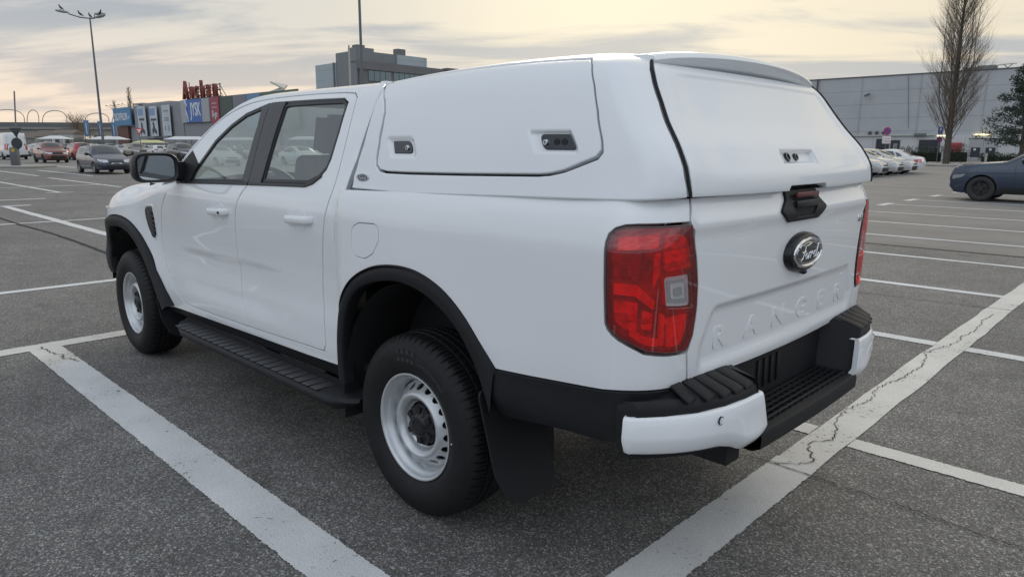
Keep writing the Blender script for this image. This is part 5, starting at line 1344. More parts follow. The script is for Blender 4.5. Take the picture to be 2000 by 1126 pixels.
place_car('suv', 'rust', 68.5, -13.75, PI, 'copper red off-road car facing the camera between the white van and the navy estate', 'car', name='off_road_car')
place_car('van', 'white', 85.5, -14.15, 0, 'white high-roof panel van seen from behind at the left edge', 'van', name='panel_van')
place_car('suv', 'red', 79.0, -18.6, 0, 'bright red off-road car seen from behind, behind the navy estate', 'car', name='off_road_car')
bm_ = place_car('xsuv', 'blue', 2.5+.82-4.75/2, -22.85, 0, 'dark blue sports utility car with black wheels driving in from the right edge', 'car', name='driving_car')
for ch in bm_.children:
    if ch.name.startswith('headlight'): ch.scale = (1, 1, 1)
for i, (y, lb) in enumerate(((-36.9, 'pale silver hatchback nearest the pickup in the row of four facing right'), (-39.5, 'second pale silver hatchback from the pickup in the row facing right'),
                 (-42.2, 'third pale silver hatchback from the pickup in the row facing right'), (-44.9, 'pale silver hatchback next to the white saloon'))):
    place_car('hatch', 'ivory', 12.55, y, PI, lb, 'car', 'silver hatchbacks parked side by side at the right', name='hatchback')
place_car('sedan', 'white', 13.1, -47.7, 0, 'white saloon parked with its red rear lights towards the lane, end of the row', 'car', name='saloon_car')
place_car('hatch', 'ivory', 12.55, -34.3, PI, 'pale silver hatchback mostly hidden behind the canopy of the pickup', 'car', 'silver hatchbacks parked side by side at the right', name='hatchback')
def at_px(px, py):
    d = FW+(px-1000)/FOC*RT-(py-563)/FOC*UP; t = -CP[2]/d[2]; q = np.array(CP)+d*t; return q[0], q[1]
mid = [('sedan', 'silver', 240, 305, PI, 'silver saloon facing the camera just right of the navy estate'), ('suv', 'taupe', 268, 308, PI, 'taupe grey off-road car above the pickup mirror'),
       ('hatch', 'white', 305, 303, 0, 'white hatchback seen from behind above the pickup mirror'), ('suv', 'dark', 358, 314, PI, 'dark grey off-road car right beside the windscreen pillar of the pickup'),
       ('sedan', 'silver', 338, 299, PI, 'silver saloon behind the dark grey off-road car'), ('hatch', 'silver', 68, 305, 0, 'silver hatchback half hidden between van and copper car'),
       ('sedan', 'dark', 118, 303, PI, 'black saloon between the copper and the bright red car'), ('hatch', 'teal', 160, 311, PI, 'dark teal hatchback behind the tail of the navy estate'),
       ('hatch', 'ivory', 430, 324, PI, 'pale hatchback seen through the front door window of the pickup'), ('suv', 'silver', 505, 312, 0, 'silver off-road car seen through the front side window of the pickup'),
       ('sedan', 'white', 590, 322, PI, 'white saloon seen through the rear door window of the pickup'), ('suv', 'ivory', 650, 318, 0, 'pale off-road car seen through the rear door window of the pickup'),
       ('hatch', 'red', 560, 305, PI, 'red hatchback seen through the rear door window of the pickup')]
for k, c, px, py, h, lb in mid:
    x, y = at_px(px, py); place_car(k, c, x, y, h, lb, 'car', 'cars in the rows behind the pickup', far=True)
rnd = random.Random(4)
kinds = ['hatch', 'sedan', 'suv', 'hatch', 'sedan']; cols = ['silver', 'white', 'dark', 'taupe', 'ivory', 'teal', 'silver', 'navy']
words = {'hatch': 'hatchback', 'sedan': 'saloon', 'suv': 'off-road car'}
cw_ = {'silver': 'silver', 'white': 'white', 'dark': 'dark grey', 'taupe': 'taupe', 'ivory': 'pale silver', 'teal': 'dark teal', 'navy': 'navy'}
refs = ['behind the white van', 'behind the leaning road sign post', 'left of the bare tree', 'below the bare tree', 'right of the lamp mast', 'in front of the first trolley shelter', 'in front of the second trolley shelter', 'in front of the yellow shelter', 'in front of the third trolley shelter', 'beside the windscreen of the pickup']
used_l = {}
for row, py in enumerate((299.5, 296.2, 293.6)):
    n = 20
    for i in range(n):
        px = 2+i*35+row*11+rnd.uniform(-4, 4)
        if px > 690: continue
        k = rnd.choice(kinds); c = rnd.choice(cols); x, y = at_px(px, py+.0044*px*.5)
        w_ = ['nearest', 'middle', 'farthest'][row]
        place_car(k, c, x, y, rnd.choice((0, PI)), '%s %s, %s from left in the %s distant row' % (cw_[c], words[k], ['first','second','third','fourth','fifth','sixth','seventh','eighth','ninth','tenth','eleventh','twelfth','thirteenth','fourteenth','fifteenth','sixteenth','seventeenth','eighteenth','nineteenth','twentieth'][i], w_), 'car', 'cars in the distant rows', far=True)
# ================================================================ BUILDINGS
def wall_mat(name, col, rib=None, vert=None, var=.06, rough=.6):
    m = bpy.data.materials.new(name); m.use_nodes = True; nt = m.node_tree; p = nt.nodes['Principled BSDF']
    tc = N(nt, 'ShaderNodeTexCoord'); s = N(nt, 'ShaderNodeSeparateXYZ'); nt.links.new(tc.outputs['Object'], s.inputs[0])
    n = N(nt, 'ShaderNodeTexNoise', i_Scale=.35, i_Detail=6.0); nt.links.new(tc.outputs['Object'], n.inputs[0])
    c = mix_n(nt, 1., col, ramp_n(nt, n.outputs[0], [(.3, 1-var), (.7, 1+var)]), 'MULTIPLY')
    if rib:
        f = math_n(nt, 'FRACT', math_n(nt, 'DIVIDE', s.outputs[2], rib))
        c = mix_n(nt, 1., c, ramp_n(nt, f, [(0, .62), (.035, .95), (.06, 1.), (.97, 1.), (1, .8)]), 'MULTIPLY')
        b = N(nt, 'ShaderNodeTexNoise', i_Scale=1.0, i_Detail=0.0)
        cbn = N(nt, 'ShaderNodeCombineXYZ'); nt.links.new(math_n(nt, 'FLOOR', math_n(nt, 'DIVIDE', s.outputs[2], rib)), cbn.inputs[2]); nt.links.new(cbn.outputs[0], b.inputs[0])
        c = mix_n(nt, 1., c, ramp_n(nt, b.outputs[0], [(.35, .93), (.65, 1.07)]), 'MULTIPLY')
    if vert:
        f = math_n(nt, 'FRACT', math_n(nt, 'DIVIDE', math_n(nt, 'ADD', s.outputs[0], s.outputs[1]), vert))
        c = mix_n(nt, 1., c, ramp_n(nt, f, [(0, .72), (.03, .97), (.06, 1.), (.97, 1.), (1, .85)]), 'MULTIPLY')
    nt.links.new(c, p.inputs['Base Color']); p.inputs['Roughness'].default_value = rough
    return m
def part(name, m_, parent, c, d, bevel=0): mb = MB(); mb.box(c, d); return mb.build(name, m_, parent, bevel=bevel)
# --- long grey warehouse at the right (wall on y = -117.5)
WY_ = -117.5
wh = thing('warehouse', (5, WY_, 0), 'long grey metal-clad hall with service doors behind the right-hand row of cars', 'building')
inv = lambda x, y, z: (x-5, y-WY_, z)
M['clad'] = wall_mat('grey_cladding', (.42, .425, .435), rib=2.05, vert=8.3)
part('wall', M['clad'], wh, inv(2, WY_-25, 6.2), (110, 50, 12.4)); part('parapet_cap', mat('cap', (.10, .10, .11), .5), wh, inv(2, WY_-25, 12.45), (110.3, 50.3, .12))
part('plinth_wall', wall_mat('pale_plinth', (.52, .52, .52), vert=3.1), wh, inv(18, WY_+.12, 1.75), (42, .25, 3.5))
lt = mat('light_pipe', (.42, .42, .38), .5); dk = mat('door_black', (.022, .026, .034), .4); gw = mat('grey_door', (.36, .365, .375), .5)
mb = MB(); mb.path([inv(45.1, WY_+.35, 12.5), inv(45.1, WY_+.35, 0)], .14, 8); mb.build('rain_pipe', mat('pipe_grey', (.09, .09, .10), .5), wh)
mb = MB(); mb.path([inv(38.8, WY_+.5, .1), inv(38.8, WY_+.5, 3.45), inv(27.2, WY_+.5, 3.50)], .13, 8); mb.build('pale_duct', lt, wh, smooth=True)
for x0, x1, z0, z1, nm in ((35.2,33.5,0,2.9,'door'),(33.1,32.0,0,2.7,'door'),(29.2,26.6,0,2.75,'loading_opening')):
    f_ = part('door_frame', mat('frame_grey', (.08, .085, .09), .5), wh, inv((x0+x1)/2, WY_+.27, (z0+z1)/2), (abs(x0-x1)+.25, .08, z1-z0+.2)); part(nm, dk, wh, inv((x0+x1)/2, WY_+.31, (z0+z1)/2), (abs(x0-x1), .06, z1-z0))
part('glazing_slip', mat('door_pane', (.22, .23, .23), .2), wh, inv(32.5, WY_+.36, 1.7), (.6, .03, 1.2))
part('red_cabinet', mat('red_box', (.34, .03, .035), .5), wh, inv(24.5, WY_+.6, 1.45), (1.7, .8, 1.9), bevel=.03)
for xc in (21.9, 20.1):
    d_ = part('service_door', gw, wh, inv(xc, WY_+.30, 1.45), (1.70, .08, 2.9)); part('door_panel', dk, d_, inv(xc, WY_+.36, 1.05), (1.15, .05, 1.35)); part('notice', mat('paper', (.6, .6, .58), .7), d_, inv(xc+(.1 if xc > 21 else 0), WY_+.40, 1.45), (.30, .02, .30))
part('door_head', mat('head', (.10, .105, .11), .5), wh, inv(21, WY_+.30, 2.95), (3.8, .14, .12))
M['tube'] = mat('lit_tube', (.9, .85, .6), .5, emit=((1., .86, .48), 1.6))
part('wall_lamp', M['tube'], wh, inv(21.3, WY_+.45, 3.52), (2.1, .12, .18)); part('wall_lamp', M['tube'], wh, inv(26.2, WY_+.45, 3.40), (1.5, .12, .16))
for x in (36.4, 35.4, 34.4):
    mb = MB(); mb.lathe([(0, .12), (.28, .10), (.30, 0)], 14, 'Y', inv(x, WY_+.12, 3.87)); mb.build('vent_grille', mat('vent', (.09, .08, .075), .6), wh)
mb = MB(); mb.path([inv(37.3, WY_+.1, 9.75), inv(37.3, WY_+.8, 9.72)], .07, 6); mb.box(inv(37.1, WY_+.95, 9.62), (.8, .45, .28), Matrix.Rotation(R(20), 3, 'Y')); mb.build('floodlight', mat('flood', (.12, .12, .13), .4), wh)
mb = MB(); mb.box(inv(29.2, WY_+.5, 3.55), (1.6, .5, .45)); mb.build('camera_housing', mat('cam_grey', (.13, .14, .13), .5), wh, bevel=.05)
mb = MB(); mb.path([inv(31.8, WY_+.2, 12.3), inv(31.0, WY_+.2, 4.6)], .03, 5); mb.build('cable', mat('cable', (.06, .06, .065), .6), wh)
for x, w_, h in ((24.2, 1.8, .5), (22.2, 2.2, .65)): part('roof_unit', mat('unit', (.20, .20, .19), .6), wh, inv(x, WY_-2, 12.5+h/2), (w_, 1.5, h), bevel=.05)
mb = MB(); mb.add([inv(18.6, WY_-1, 13.15), inv(21, WY_-1, 13.05), inv(20.8, WY_-2, 13.25), inv(18.8, WY_-2, 13.3), inv(18.6, WY_-1, 13.07), inv(21, WY_-1, 12.97), inv(20.8, WY_-2, 13.17), inv(18.8, WY_-2, 13.22)], [(0,1,2,3),(7,6,5,4),(0,4,5,1),(1,5,6,2),(2,6,7,3),(3,7,4,0)]); mb.path([inv(20.2, WY_-1.5, 13.1), inv(19.6, WY_-1.5, 12.5)], .05); mb.path([inv(19.2, WY_-1.5, 13.1), inv(19.9, WY_-1.5, 12.5)], .05); mb.build('roof_dish', mat('dish', (.30, .29, .26), .5), wh)
# --- retail park at the left (facade on y = -62)
RY = -62.0
rt0 = thing('retail_building', (160, RY, 0), 'long dark grey retail hall with hanging banners and shop signs beyond the car park', 'building')
I2 = lambda x, y, z: (x-160, y-RY, z)
M['rclad'] = wall_mat('dark_cladding', (.24, .245, .262), vert=3.2)
def seg_(x0, x1, z0, z1, m_, out=0, nm='wall_panel', dep=.5): return part(nm, m_, rt0, I2((x0+x1)/2, RY+out-dep/2, (z0+z1)/2), (abs(x1-x0), dep, z1-z0))
seg_(90, 212, 0, 10.5, M['rclad'], -.6, 'wall', 45)
seg_(194, 207.9, 6.2, 6.4, M['rclad'], .2); seg_(199.4, 207.7, 0, 6.1, mat('brick_red', (.13, .055, .045), .7, noise=(2, .15)), .1)
seg_(162.8, 193.5, 0, 11.1, M['rclad'], .15); seg_(147.6, 162.8, 0, 10.9, M['rclad'], 0); seg_(120, 147.5, 0, 11.2, M['rclad'], .1)
M['sgn'] = mat('shop_sign_white', (.62, .64, .66), .5); M['dblue'] = mat('sign_blue', (.055, .20, .36), .5, noise=(.4, .08)); M['jblue'] = mat('sign_deep_blue', (.05, .13, .40), .5)
def hoard(x0, x1, z0, z1, m_, nm='sign_board', out=.45): return part(nm, m_, rt0, I2((x0+x1)/2, RY+out, (z0+z1)/2), (abs(x1-x0), .3, z1-z0))
def ftext(par, s, x, z, size, m_, xs=1., out=.62, **kw): return text('sign_lettering', s, m_, par, lambda a, b, c: I2(x-a, RY+out+c, z+b), size=size, extrude=.05, xs=xs, **kw)
h1 = hoard(194.9, 207.9, 6.45, 10.9, M['dblue']); ftext(h1, 'DECATHLON', 202.2, 8.6, 2.6, M['sgn'], xs=.62, bold=.05); ftext(h1, '.ro', 196.4, 8.3, 1.6, M['sgn'], xs=.7)
h2 = hoard(147.8, 162.6, 6.35, 11.15, mat('board_grey', (.34, .35, .36), .5)); part('blue_field', M['jblue'], h2, I2(155.6, RY+.62, 8.75), (8.0, .06, 4.8)); ftext(h2, 'JYSK', 154.6, 8.6, 3.9, M['sgn'], xs=.68, out=.68, bold=.07)
mb = MB(); mb.path([I2(159.9, RY+.70, 10.9), I2(158.9, RY+.70, 9.9), I2(159.6, RY+.70, 9.0), I2(159.0, RY+.70, 7.8), I2(158.6, RY+.70, 6.5)], .16, 6); mb.build('sign_ribbon', M['sgn'], h2, smooth=True)
h3 = hoard(143.2, 147.3, 5.9, 11.2, mat('board_red', (.30, .045, .075), .5)); ftext(h3, 'B-go', 145.2, 7.6, 1.9, M['sgn'], xs=.7)
for i, z in enumerate((9.9, 9.1)): part('print_line', mat('print_pale', (.55, .30, .33), .6), h3, I2(145.2, RY+.62, z), (2.4, .05, .25))
hoard(137.2, 143.0, 4.5, 11.15, mat('board_green', (.045, .075, .06), .5), out=.3); hoard(131.3, 137.0, 4.5, 11.15, mat('board_lilac', (.18, .17, .20), .5), out=.3)
hoard(125.6, 131.1, 4.5, 11.15, mat('board_skyblue', (.13, .24, .38), .5), out=.3); hoard(112, 125.4, 4.5, 11.1, mat('board_olive', (.10, .14, .09), .5), out=.3)
bn = mat('banner_cloth', (.50, .53, .56), .7, noise=(.25, .12)); pk = mat('banner_print', (.07, .075, .09), .7); pb = mat('banner_blue', (.22, .32, .50), .7)
for x0, x1, z1, k in ((184.0, 189.4, 10.7, 1), (176.6, 181.2, 10.5, 1), (168.6, 173.4, 10.5, 0)):
    b_ = part('banner', bn, rt0, I2((x0+x1)/2, RY+.75, (3.6+z1)/2), (x1-x0, .10, z1-3.6))
    xc = (x0+x1)/2
    if k:
        part('print_block', pb, b_, I2(xc+.5, RY+.82, z1-1.3), (3.2, .04, 1.6)); part('print_block', pk, b_, I2(xc, RY+.82, z1-3.1), (3.4, .04, .5))
        mb = MB(); mb.prism([(p_[0]-160, p_[1]) for p_ in ((xc+1.2, 3.8), (xc+1.4, 5.0), (xc+.6, 5.8), (xc+.9, 6.7), (xc+.2, 7.0), (xc-.3, 6.4), (xc-.6, 5.4), (xc-1.5, 5.0), (xc-1.6, 3.8), (xc-.7, 4.2), (xc+.2, 4.6))], .80, .84, 'Y'); mb.build('print_figure', pk, b_)
    else:
        for z in (9.2, 7.6, 7.1): part('print_line', mat('print_grey', (.24, .27, .30), .7), b_, I2(xc, RY+.82, z), (2.8, .04, .28))
        for i in range(2): part('print_block', mat('print_grey', (.24, .27, .30), .7), b_, I2(xc-1.2+i*2.0, RY+.82, 5.3), (.6, .04, 1.4-.5*i))
seg_(176, 186, 3.0, 3.5, mat('awning_grey', (.20, .21, .23), .6), 2.0, 'entrance_canopy', 2.4)
for i, (x0, x1, z) in enumerate(((170, 187, 11.25), (188, 194, 11.5))): part('roof_edge', mat('roof_light', (.30, .31, .32), .5), rt0, I2((x0+x1)/2, RY-1.5, z), (x1-x0, 3.2, .35))
mb = MB(); mb.add([I2(126, RY-1, 11.2), I2(119, RY-1, 11.6), I2(128, RY-3, 13.5), I2(127, RY-6, 13.0), I2(126, RY-1, 10.9), I2(119, RY-1, 11.3), I2(128, RY-3, 13.2), I2(127, RY-6, 12.7)], [(0,1,2,3),(4,7,6,5),(0,4,5,1),(1,5,6,2),(2,6,7,3),(3,7,4,0)]); mb.build('roof_flap', mat('roof_pale', (.42, .42, .36), .5), rt0)
for x in (196, 199, 202, 205, 208.5):
    mb = MB(); mb.path([I2(x, RY+.2, 10.9), I2(x+.6, RY+1.6, 11.6)], .05, 5); mb.box(I2(x+.7, RY+1.7, 11.6), (.5, .3, .2)); mb.build('sign_spotlight', mat('spot', (.12, .12, .12), .5), rt0)
# roof letters with their scaffold
ro = thing('roof_sign', (154.3, RY-1, 11.2), 'large rust red letters reading Auchan standing on the retail hall roof', 'sign')
redl = mat('rust_red_letter', (.20, .04, .028), .6, noise=(.8, .2)); scf = mat('scaffold', (.035, .025, .025), .7)
for ch, xc, sz, wd in (('A', 162.2, 5.6, .74), ('u', 158.9, 5.2, .72), ('c', 156.2, 5.2, .72), ('h', 153.2, 5.1, .74), ('a', 150.2, 5.2, .76), ('n', 147.0, 5.2, .76)):
    text('letter', ch, redl, ro, lambda a, b, c, xc=xc: (xc-154.3-a, .4+c, b+.15+{'A': 2.05, 'h': 1.9}.get(ch, 1.40)), size=sz, extrude=.30, xs=wd*.92, bold=.045)
for i in range(12):
    x = 9.2-i*1.55; mb = MB(); mb.path([(x, -.4, -.3), (x, -.4, 2.9 if i > 1 else 3.9)], .09, 5); mb.path([(x, -.4, 2.6), (x, -2.0, -.3)], .07, 5); mb.build('scaffold_post', scf, ro)
for z in (.3, 1.6, 2.7): mb = MB(); mb.path([(9.4, -.35, z), (-8.4, -.35, z)], .10, 5); mb.build('scaffold_rail', scf, ro)
# --- taller office block behind
ob = thing('office_block', (202, -134.5, 0), 'tall grey block with window band and roof boxes rising behind the cab roof', 'building')
I3 = lambda x, y, z: (x-202, y+134.5, z)
g1 = wall_mat('block_pale', (.36, .41, .43), vert=14., rib=3.4, var=.03); g2 = wall_mat('block_mid', (.19, .20, .21), vert=20, var=.04); g3 = wall_mat('block_dark', (.15, .148, .152), var=.05)
part('wall', g1, ob, I3(221.6, -142, 14.6), (13.6, 15, 29.2)); part('wall', g2, ob, I3(208.7, -143, 16.2), (12.6, 17, 32.0)); part('wall', g3, ob, I3(209, -158, 14.5), (15, 46, 28.8))
part('corner_strip', g2, ob, I3(216, -134.3, 14.5), (.5, .8, 29.5)); part('roof_plant', g2, ob, I3(204.5, -137.6, 31), (5, 6.8, 4.4)); part('roof_plant', g1, ob, I3(205, -157, 30.5), (6, 13, 3.4)); part('chimney', g3, ob, I3(204, -153, 33), (2.5, 3.4, 2.6)); part('roof_plant', g3, ob, I3(205, -137, 33.6), (3, 3, 1.2))
fa = part('facade_band', g3, ob, I3(201.3, -156.5, 27.6), (.6, 46, 2.6)); 
wg_ = mat('band_window', (.14, .19, .20), .1, coat=.5)
for i in range(13): part('window', wg_, ob, I3(201.35, -139.2-i*2.3-(1.0 if i > 3 else 0), 24.4), (.25, 2.1, 3.3))
mb = MB(); mb.path([I3(203, -148, 29), I3(203, -148, 30.6), I3(203, -153, 30.6)], .12, 5); mb.build('roof_pipe', g3, ob)
part('eaves_slab', g3, ob, I3(201, -176, 28.9), (3, 10, .8))
# --- elevated road with hooped lamps
def onpl(px, py, A, B):      # vertical plane through A and B
    d = FW+(px-1000)/FOC*RT-(py-563)/FOC*UP; u = Vector((B[0]-A[0], B[1]-A[1])); n_ = Vector((-u.y, u.x)); t = n_.dot(Vector((A[0]-CP[0], A[1]-CP[1])))/n_.dot(Vector((d[0], d[1])))
    q = np.array(CP)+d*t; return Vector(q)
A_, B_ = (330., -46.), (284., -91.)
U_ = (Vector(B_)-Vector(A_)).normalized(); a0 = Vector(A_)-U_*70; b0 = Vector(B_)+U_*60
ov = thing('overpass', (a0.x, a0.y, 0), 'pale concrete elevated road with dark parapet crossing the left background', 'bridge')
def beam(name, m_, h0, h1, o0, o1):
    n_ = Vector((-U_.y, U_.x)); mb = MB(); P4 = []
    for p in (a0, b0):
        for o, h in ((o0, h0), (o1, h0), (o1, h1), (o0, h1)): q = p-a0+n_*o; P4.append((q.x, q.y, h))
    mb.add(P4, [(3,2,1,0),(4,5,6,7),(0,1,5,4),(1,2,6,5),(2,3,7,6),(3,0,4,7)]); return mb.build(name, m_, ov)
beam('girder', mat('girder_concrete', (.36, .35, .31), .8, noise=(.1, .12)), 4.7, 6.9, -5, 5); beam('deck_edge', mat('deck_concrete', (.27, .265, .25), .8), 6.9, 7.6, -6.2, 6.2); beam('parapet', mat('parapet_dark', (.13, .135, .14), .7), 7.6, 9.3, 5.7, 6.0); beam('parapet', mat('parapet_dark', (.13, .135, .14), .7), 7.6, 9.3, -6.0, -5.7)
for i in range(9):
    p = (b0-a0)*(i/8.); mb = MB(); mb.box((p.x, p.y, 2.35), (1.6, 3.4, 4.7)); mb.build('pier', mat('pier', (.24, .235, .22), .8), ov, bevel=.1)
steel = mat('steel_grey', (.16, .165, .17), .45, metal=.5)
for p0, p1, pk_ in ((-20, 48, 214), (53, 76, 215), (83, 131, 216), (166, 213, 221), (219, 252, 224)):
    pts = []
    for i in range(17):
        t = i/16; a = math.pi*t; pts.append(onpl(p0+(p1-p0)*(.5-.5*math.cos(a)), 240-(240-pk_)*min(1, math.sin(a)**.6), A_, B_))
    mb = MB(); b_ = pts[0].copy(); mb.path([p-Vector((b_.x, b_.y, 0)) for p in pts], .13, 6, True)
    o = mb.build('hooped_lamp', steel, smooth=True); o.location = (b_.x, b_.y, 0); props(o, {-20: 'hooped lamp on the overpass at the left edge of the photo', 53: 'narrow hooped lamp on the overpass behind the leaning sign post', 83: 'wide hooped lamp on the overpass left of the bare tree', 166: 'hooped lamp on the overpass behind the tall lamp mast', 219: 'hooped lamp on the overpass beside the retail hall'}[p0], 'street lamp', 'hooped lamps on the overpass')
# --- houses and clutter below the elevated road
def house(px, d, w_, h, rh, col, lab):
    p = at(px, d); t = thing('house', p, lab, 'house', R(-45)); mt = mat('render', col, .8, noise=(.5, .1))
    part('wall', mt, t, (0, 0, h/2), (6, w_, h)); mb = MB(); mb.prism([(-3.4, h), (3.4, h), (0, h+rh)], -w_/2-.4, w_/2+.4, 'Y'); mb.build('roof', mat('roof_tile', (.16, .13, .11), .8), t)
    for y in (-w_/4, w_/4):
        f_ = part('window', mat('sash', (.05, .055, .06), .2), t, (-3.03, y, h*.55), (.08, 1.1, 1.2)); part('frame', mat('sash_frame', (.4, .4, .38), .6), t, (-3.01, y, h*.55), (.06, 1.35, 1.45))
house(112, 215, 9, 3.8, 1.9, (.32, .31, .27), 'small beige house with a gable roof below the overpass, behind the copper car')
house(136, 210, 6, 4.6, 1.2, (.52, .52, .50), 'small white house below the overpass beside the dark bush')
house(80, 220, 10, 3.4, 1.6, (.25, .24, .22), 'grey low house below the overpass near the white van')
p = at(110, 225); mb = MB(); mb.box((0, 0, 1.6), (1.0, 90, 3.2)); o = mb.build('site_wall', mat('site_wall', (.20, .20, .185), .8, noise=(.3, .2))); o.location = p; o.rotation_euler = (0, 0, R(-45)+PI/2*0); props(o, 'long low grey wall running under the overpass', 'wall')
# --- trolley shelters
def shelter(px, d, L_, lab, col=(.62, .63, .64), dep=3.4, hz=2.35):
    p = at(px, d); t = thing('trolley_shelter', p, lab, 'shelter', R(-45), 'trolley shelters among the parked cars')
    rm = mat('shelter_roof', col, .5)
    mb = MB(); e = .08
    vs = [(-dep/2, -L_/2, hz), (dep/2, -L_/2, hz), (dep/2, L_/2, hz), (-dep/2, L_/2, hz), (0, -L_/2+.9, hz+.42), (0, L_/2-.9, hz+.42)]
    mb.add(vs+[(x, y, z-e) for x, y, z in vs], [(0,1,4),(1,2,5,4),(2,3,5),(3,0,4,5),(6,10,7),(7,10,11,8),(8,11,9),(9,11,10,6),(0,6,7,1),(1,7,8,2),(2,8,9,3),(3,9,6,0)])
    mb.build('roof', rm, t)
    for x in (-dep/2+.2, dep/2-.2):
        for y in (-L_/2+.2, 0, L_/2-.2): mb = MB(); mb.path([(x, y, 0), (x, y, hz)], .045, 6); mb.build('post', steel, t)
    part('trolley_row', mat('trolley_grey', (.16, .17, .18), .5), t, (0, 0, .55), (.9, L_*.7, .9))
shelter(112, 105, 3.4, 'white roofed trolley shelter behind the copper car'); shelter(216, 110, 4.9, 'white roofed trolley shelter at the foot of the lamp mast')
shelter(296, 118, 4.4, 'yellow roofed trolley shelter behind the give way sign', (.55, .52, .26), hz=1.9); shelter(368, 105, 5.4, 'white flat trolley shelter next to the windscreen of the pickup')
shelter(470, 112, 5.0, 'white trolley shelter seen through the front window of the pickup'); shelter(610, 96, 5.5, 'white trolley shelter seen through the rear door window of the pickup')
# ================================================================ POSTS AND SIGNS
def mast(p, h, label, heads=True, r0=.11, r1=.055, grp='tall lamp masts'):
    t = thing('lamp_mast', p, label, 'lamp mast', 0, grp)
    mb = MB(); mb.path([(0, 0, 0), (0, 0, .05), (0, 0, h*.5), (0, 0, h)], [r0*1.05, r0, (r0+r1)/2, r1], 10); mb.build('pole', M['mastm'], t, smooth=True)
    return t
M['mastm'] = mat('mast_steel', (.125, .135, .145), .5, metal=.3)
p = at(206, 58); lm_ = mast(p, 11.35, 'tall lamp mast with three lamp heads and perched birds at the upper left')
q_ = Matrix.Rotation(0, 3, 'Z')
rtv = Vector(RT).normalized(); fwv = Vector((FW[0], FW[1], 0)).normalized(); rtv.z = 0
hd_ = mat('lamp_head', (.27, .28, .28), .45)
for dv, L_, up_ in ((-rtv*1.0+fwv*-.15, 2.45, .55), (rtv*.95-fwv*.3, 1.5, .12), (fwv*.8+rtv*.45, 1.3, .55)):
    mb = MB(); e = Vector((0, 0, 11.3)); dv = dv.normalized(); k = dv*(L_-.9)+Vector((0, 0, up_*.55)); mb.path([e, e+dv*.3*L_+Vector((0, 0, up_*.1)), e+k], .045, 6)
    mb.build('arm', M['mastm'], lm_, smooth=True)
    mb = MB(); c = e+dv*(L_-.45)+Vector((0, 0, up_*.85)); rot = dv.to_track_quat('X', 'Z').to_matrix()
    rot = rot @ Matrix.Rotation(R(-8), 3, 'Y')
    mb.ball(c, (.52, .17, .11), 14, 8, rot); mb.build('lamp_head', hd_, lm_, smooth=True)
def bird(pos, h, rz, lab):
    mb = MB(); mb.v = []
    pts = [(-.17, 0, .03, .012), (-.10, 0, .06, .03), (0, 0, .09, .055), (.08, 0, .13, .045), (.11, 0, .19, .028), (.135, 0, .215, .026), (.17, 0, .215, .006)]
    mb.path([p_[:3] for p_ in pts], [p_[3] for p_ in pts], 8); o = mb.build('bird', mat('bird_grey', (.05, .05, .055), .7), smooth=True)
    mb = MB(); mb.path([(.0, .015, -.02), (0, .015, .06)], .006, 4); l1 = mb.build('leg', M['dark'], o); mb = MB(); mb.path([(0, -.015, -.02), (0, -.015, .06)], .006, 4); mb.build('leg', M['dark'], o)
    o.location = pos; o.rotation_euler = (0, R(-15), rz); o.scale = (1.5, 1.5, 1.5); props(o, lab, 'bird', 'birds on the lamp mast')
T0 = Vector(p)+Vector((0, 0, 11.3))
bird(T0-rtv*2.05-fwv*.3+Vector((0, 0, .60)), 0, R(40), 'dark bird perched on the left lamp head of the mast')
bird(T0-rtv*.70-fwv*.1+Vector((0, 0, .18)), 0, R(70), 'dark bird perched on the left arm of the lamp mast')
bird(T0+rtv*.02+Vector((0, 0, .06)), 0, R(20), 'dark bird perched on top of the lamp mast pole')
bird(T0+rtv*1.03-fwv*.33+Vector((0, 0, .22)), 0, R(200), 'dark bird perched on the right lamp head of the mast')
mast(at(713.5, 47), 16, 'tall plain lamp mast rising behind the cab roof out of the picture', r0=.10, r1=.075)
o = thing('flag_pole', at(690, 70), 'thin pale pole standing left of the tall mast behind the cab roof', 'pole'); mb = MB(); mb.path([(0, 0, 0), (0, 0, 11.0)], [.10, .085], 8); mb.build('pole', mat('pale_pole', (.42, .40, .33), .6), o, smooth=True)
# leaning sign post with two sign backs on a small island
ip = Vector((*at_px(40, 327), 0)); dsg = Vector((-FW[0], -FW[1], 0)).normalized(); ang = math.atan2(dsg.y, dsg.x)
mb = MB(); mb.box((0, 0, .07), (3.0, 2.6, .14)); o = mb.build('traffic_island', mat('kerb_stone', (.33, .32, .29), .8), bevel=.04); o.location = ip+rtv*.2; o.rotation_euler = (0, 0, ang); struct(o)
for i in range(6):
    mb = MB(); mb.box((0, 0, .09), (.35, .6, .18)); o = mb.build('kerb_block', mat('kerb_pale', (.45, .43, .38), .8), bevel=.05); o.location = ip-rtv*(.9+.42*i); o.rotation_euler = (0, 0, ang); props(o, 'pale kerb block in the short row left of the sign post', 'kerb block', 'kerb blocks beside the sign post')
sg = thing('sign_post', ip+Vector((0, 0, .14)), 'leaning thin post carrying the backs of a triangular and a round sign at the left', 'road sign', ang)
bk = mat('sign_back', (.035, .04, .045), .6)
mb = MB(); mb.path([(0, 0, 0), (0, .05, 2.6), (0, .24, 4.75)], .045, 8); mb.build('post', mat('post_grey', (.20, .17, .16), .6), sg, smooth=True)
mb = MB(); mb.prism([(-.42, 2.42), (.38, 2.42), (-.02, 1.80)], -.08, -.05, 'X'); 
o = mb.build('triangle_sign', bk, sg, bevel=.01); o.location = (.14, .06, 0)
mb = MB(); mb.lathe([(0, .0), (.36, .0), (.37, .01), (.36, .03), (0, .03)], 28, 'X'); o = mb.build('round_sign', bk, sg, smooth=True, angle=40); o.location = (.07, .02, 1.42)
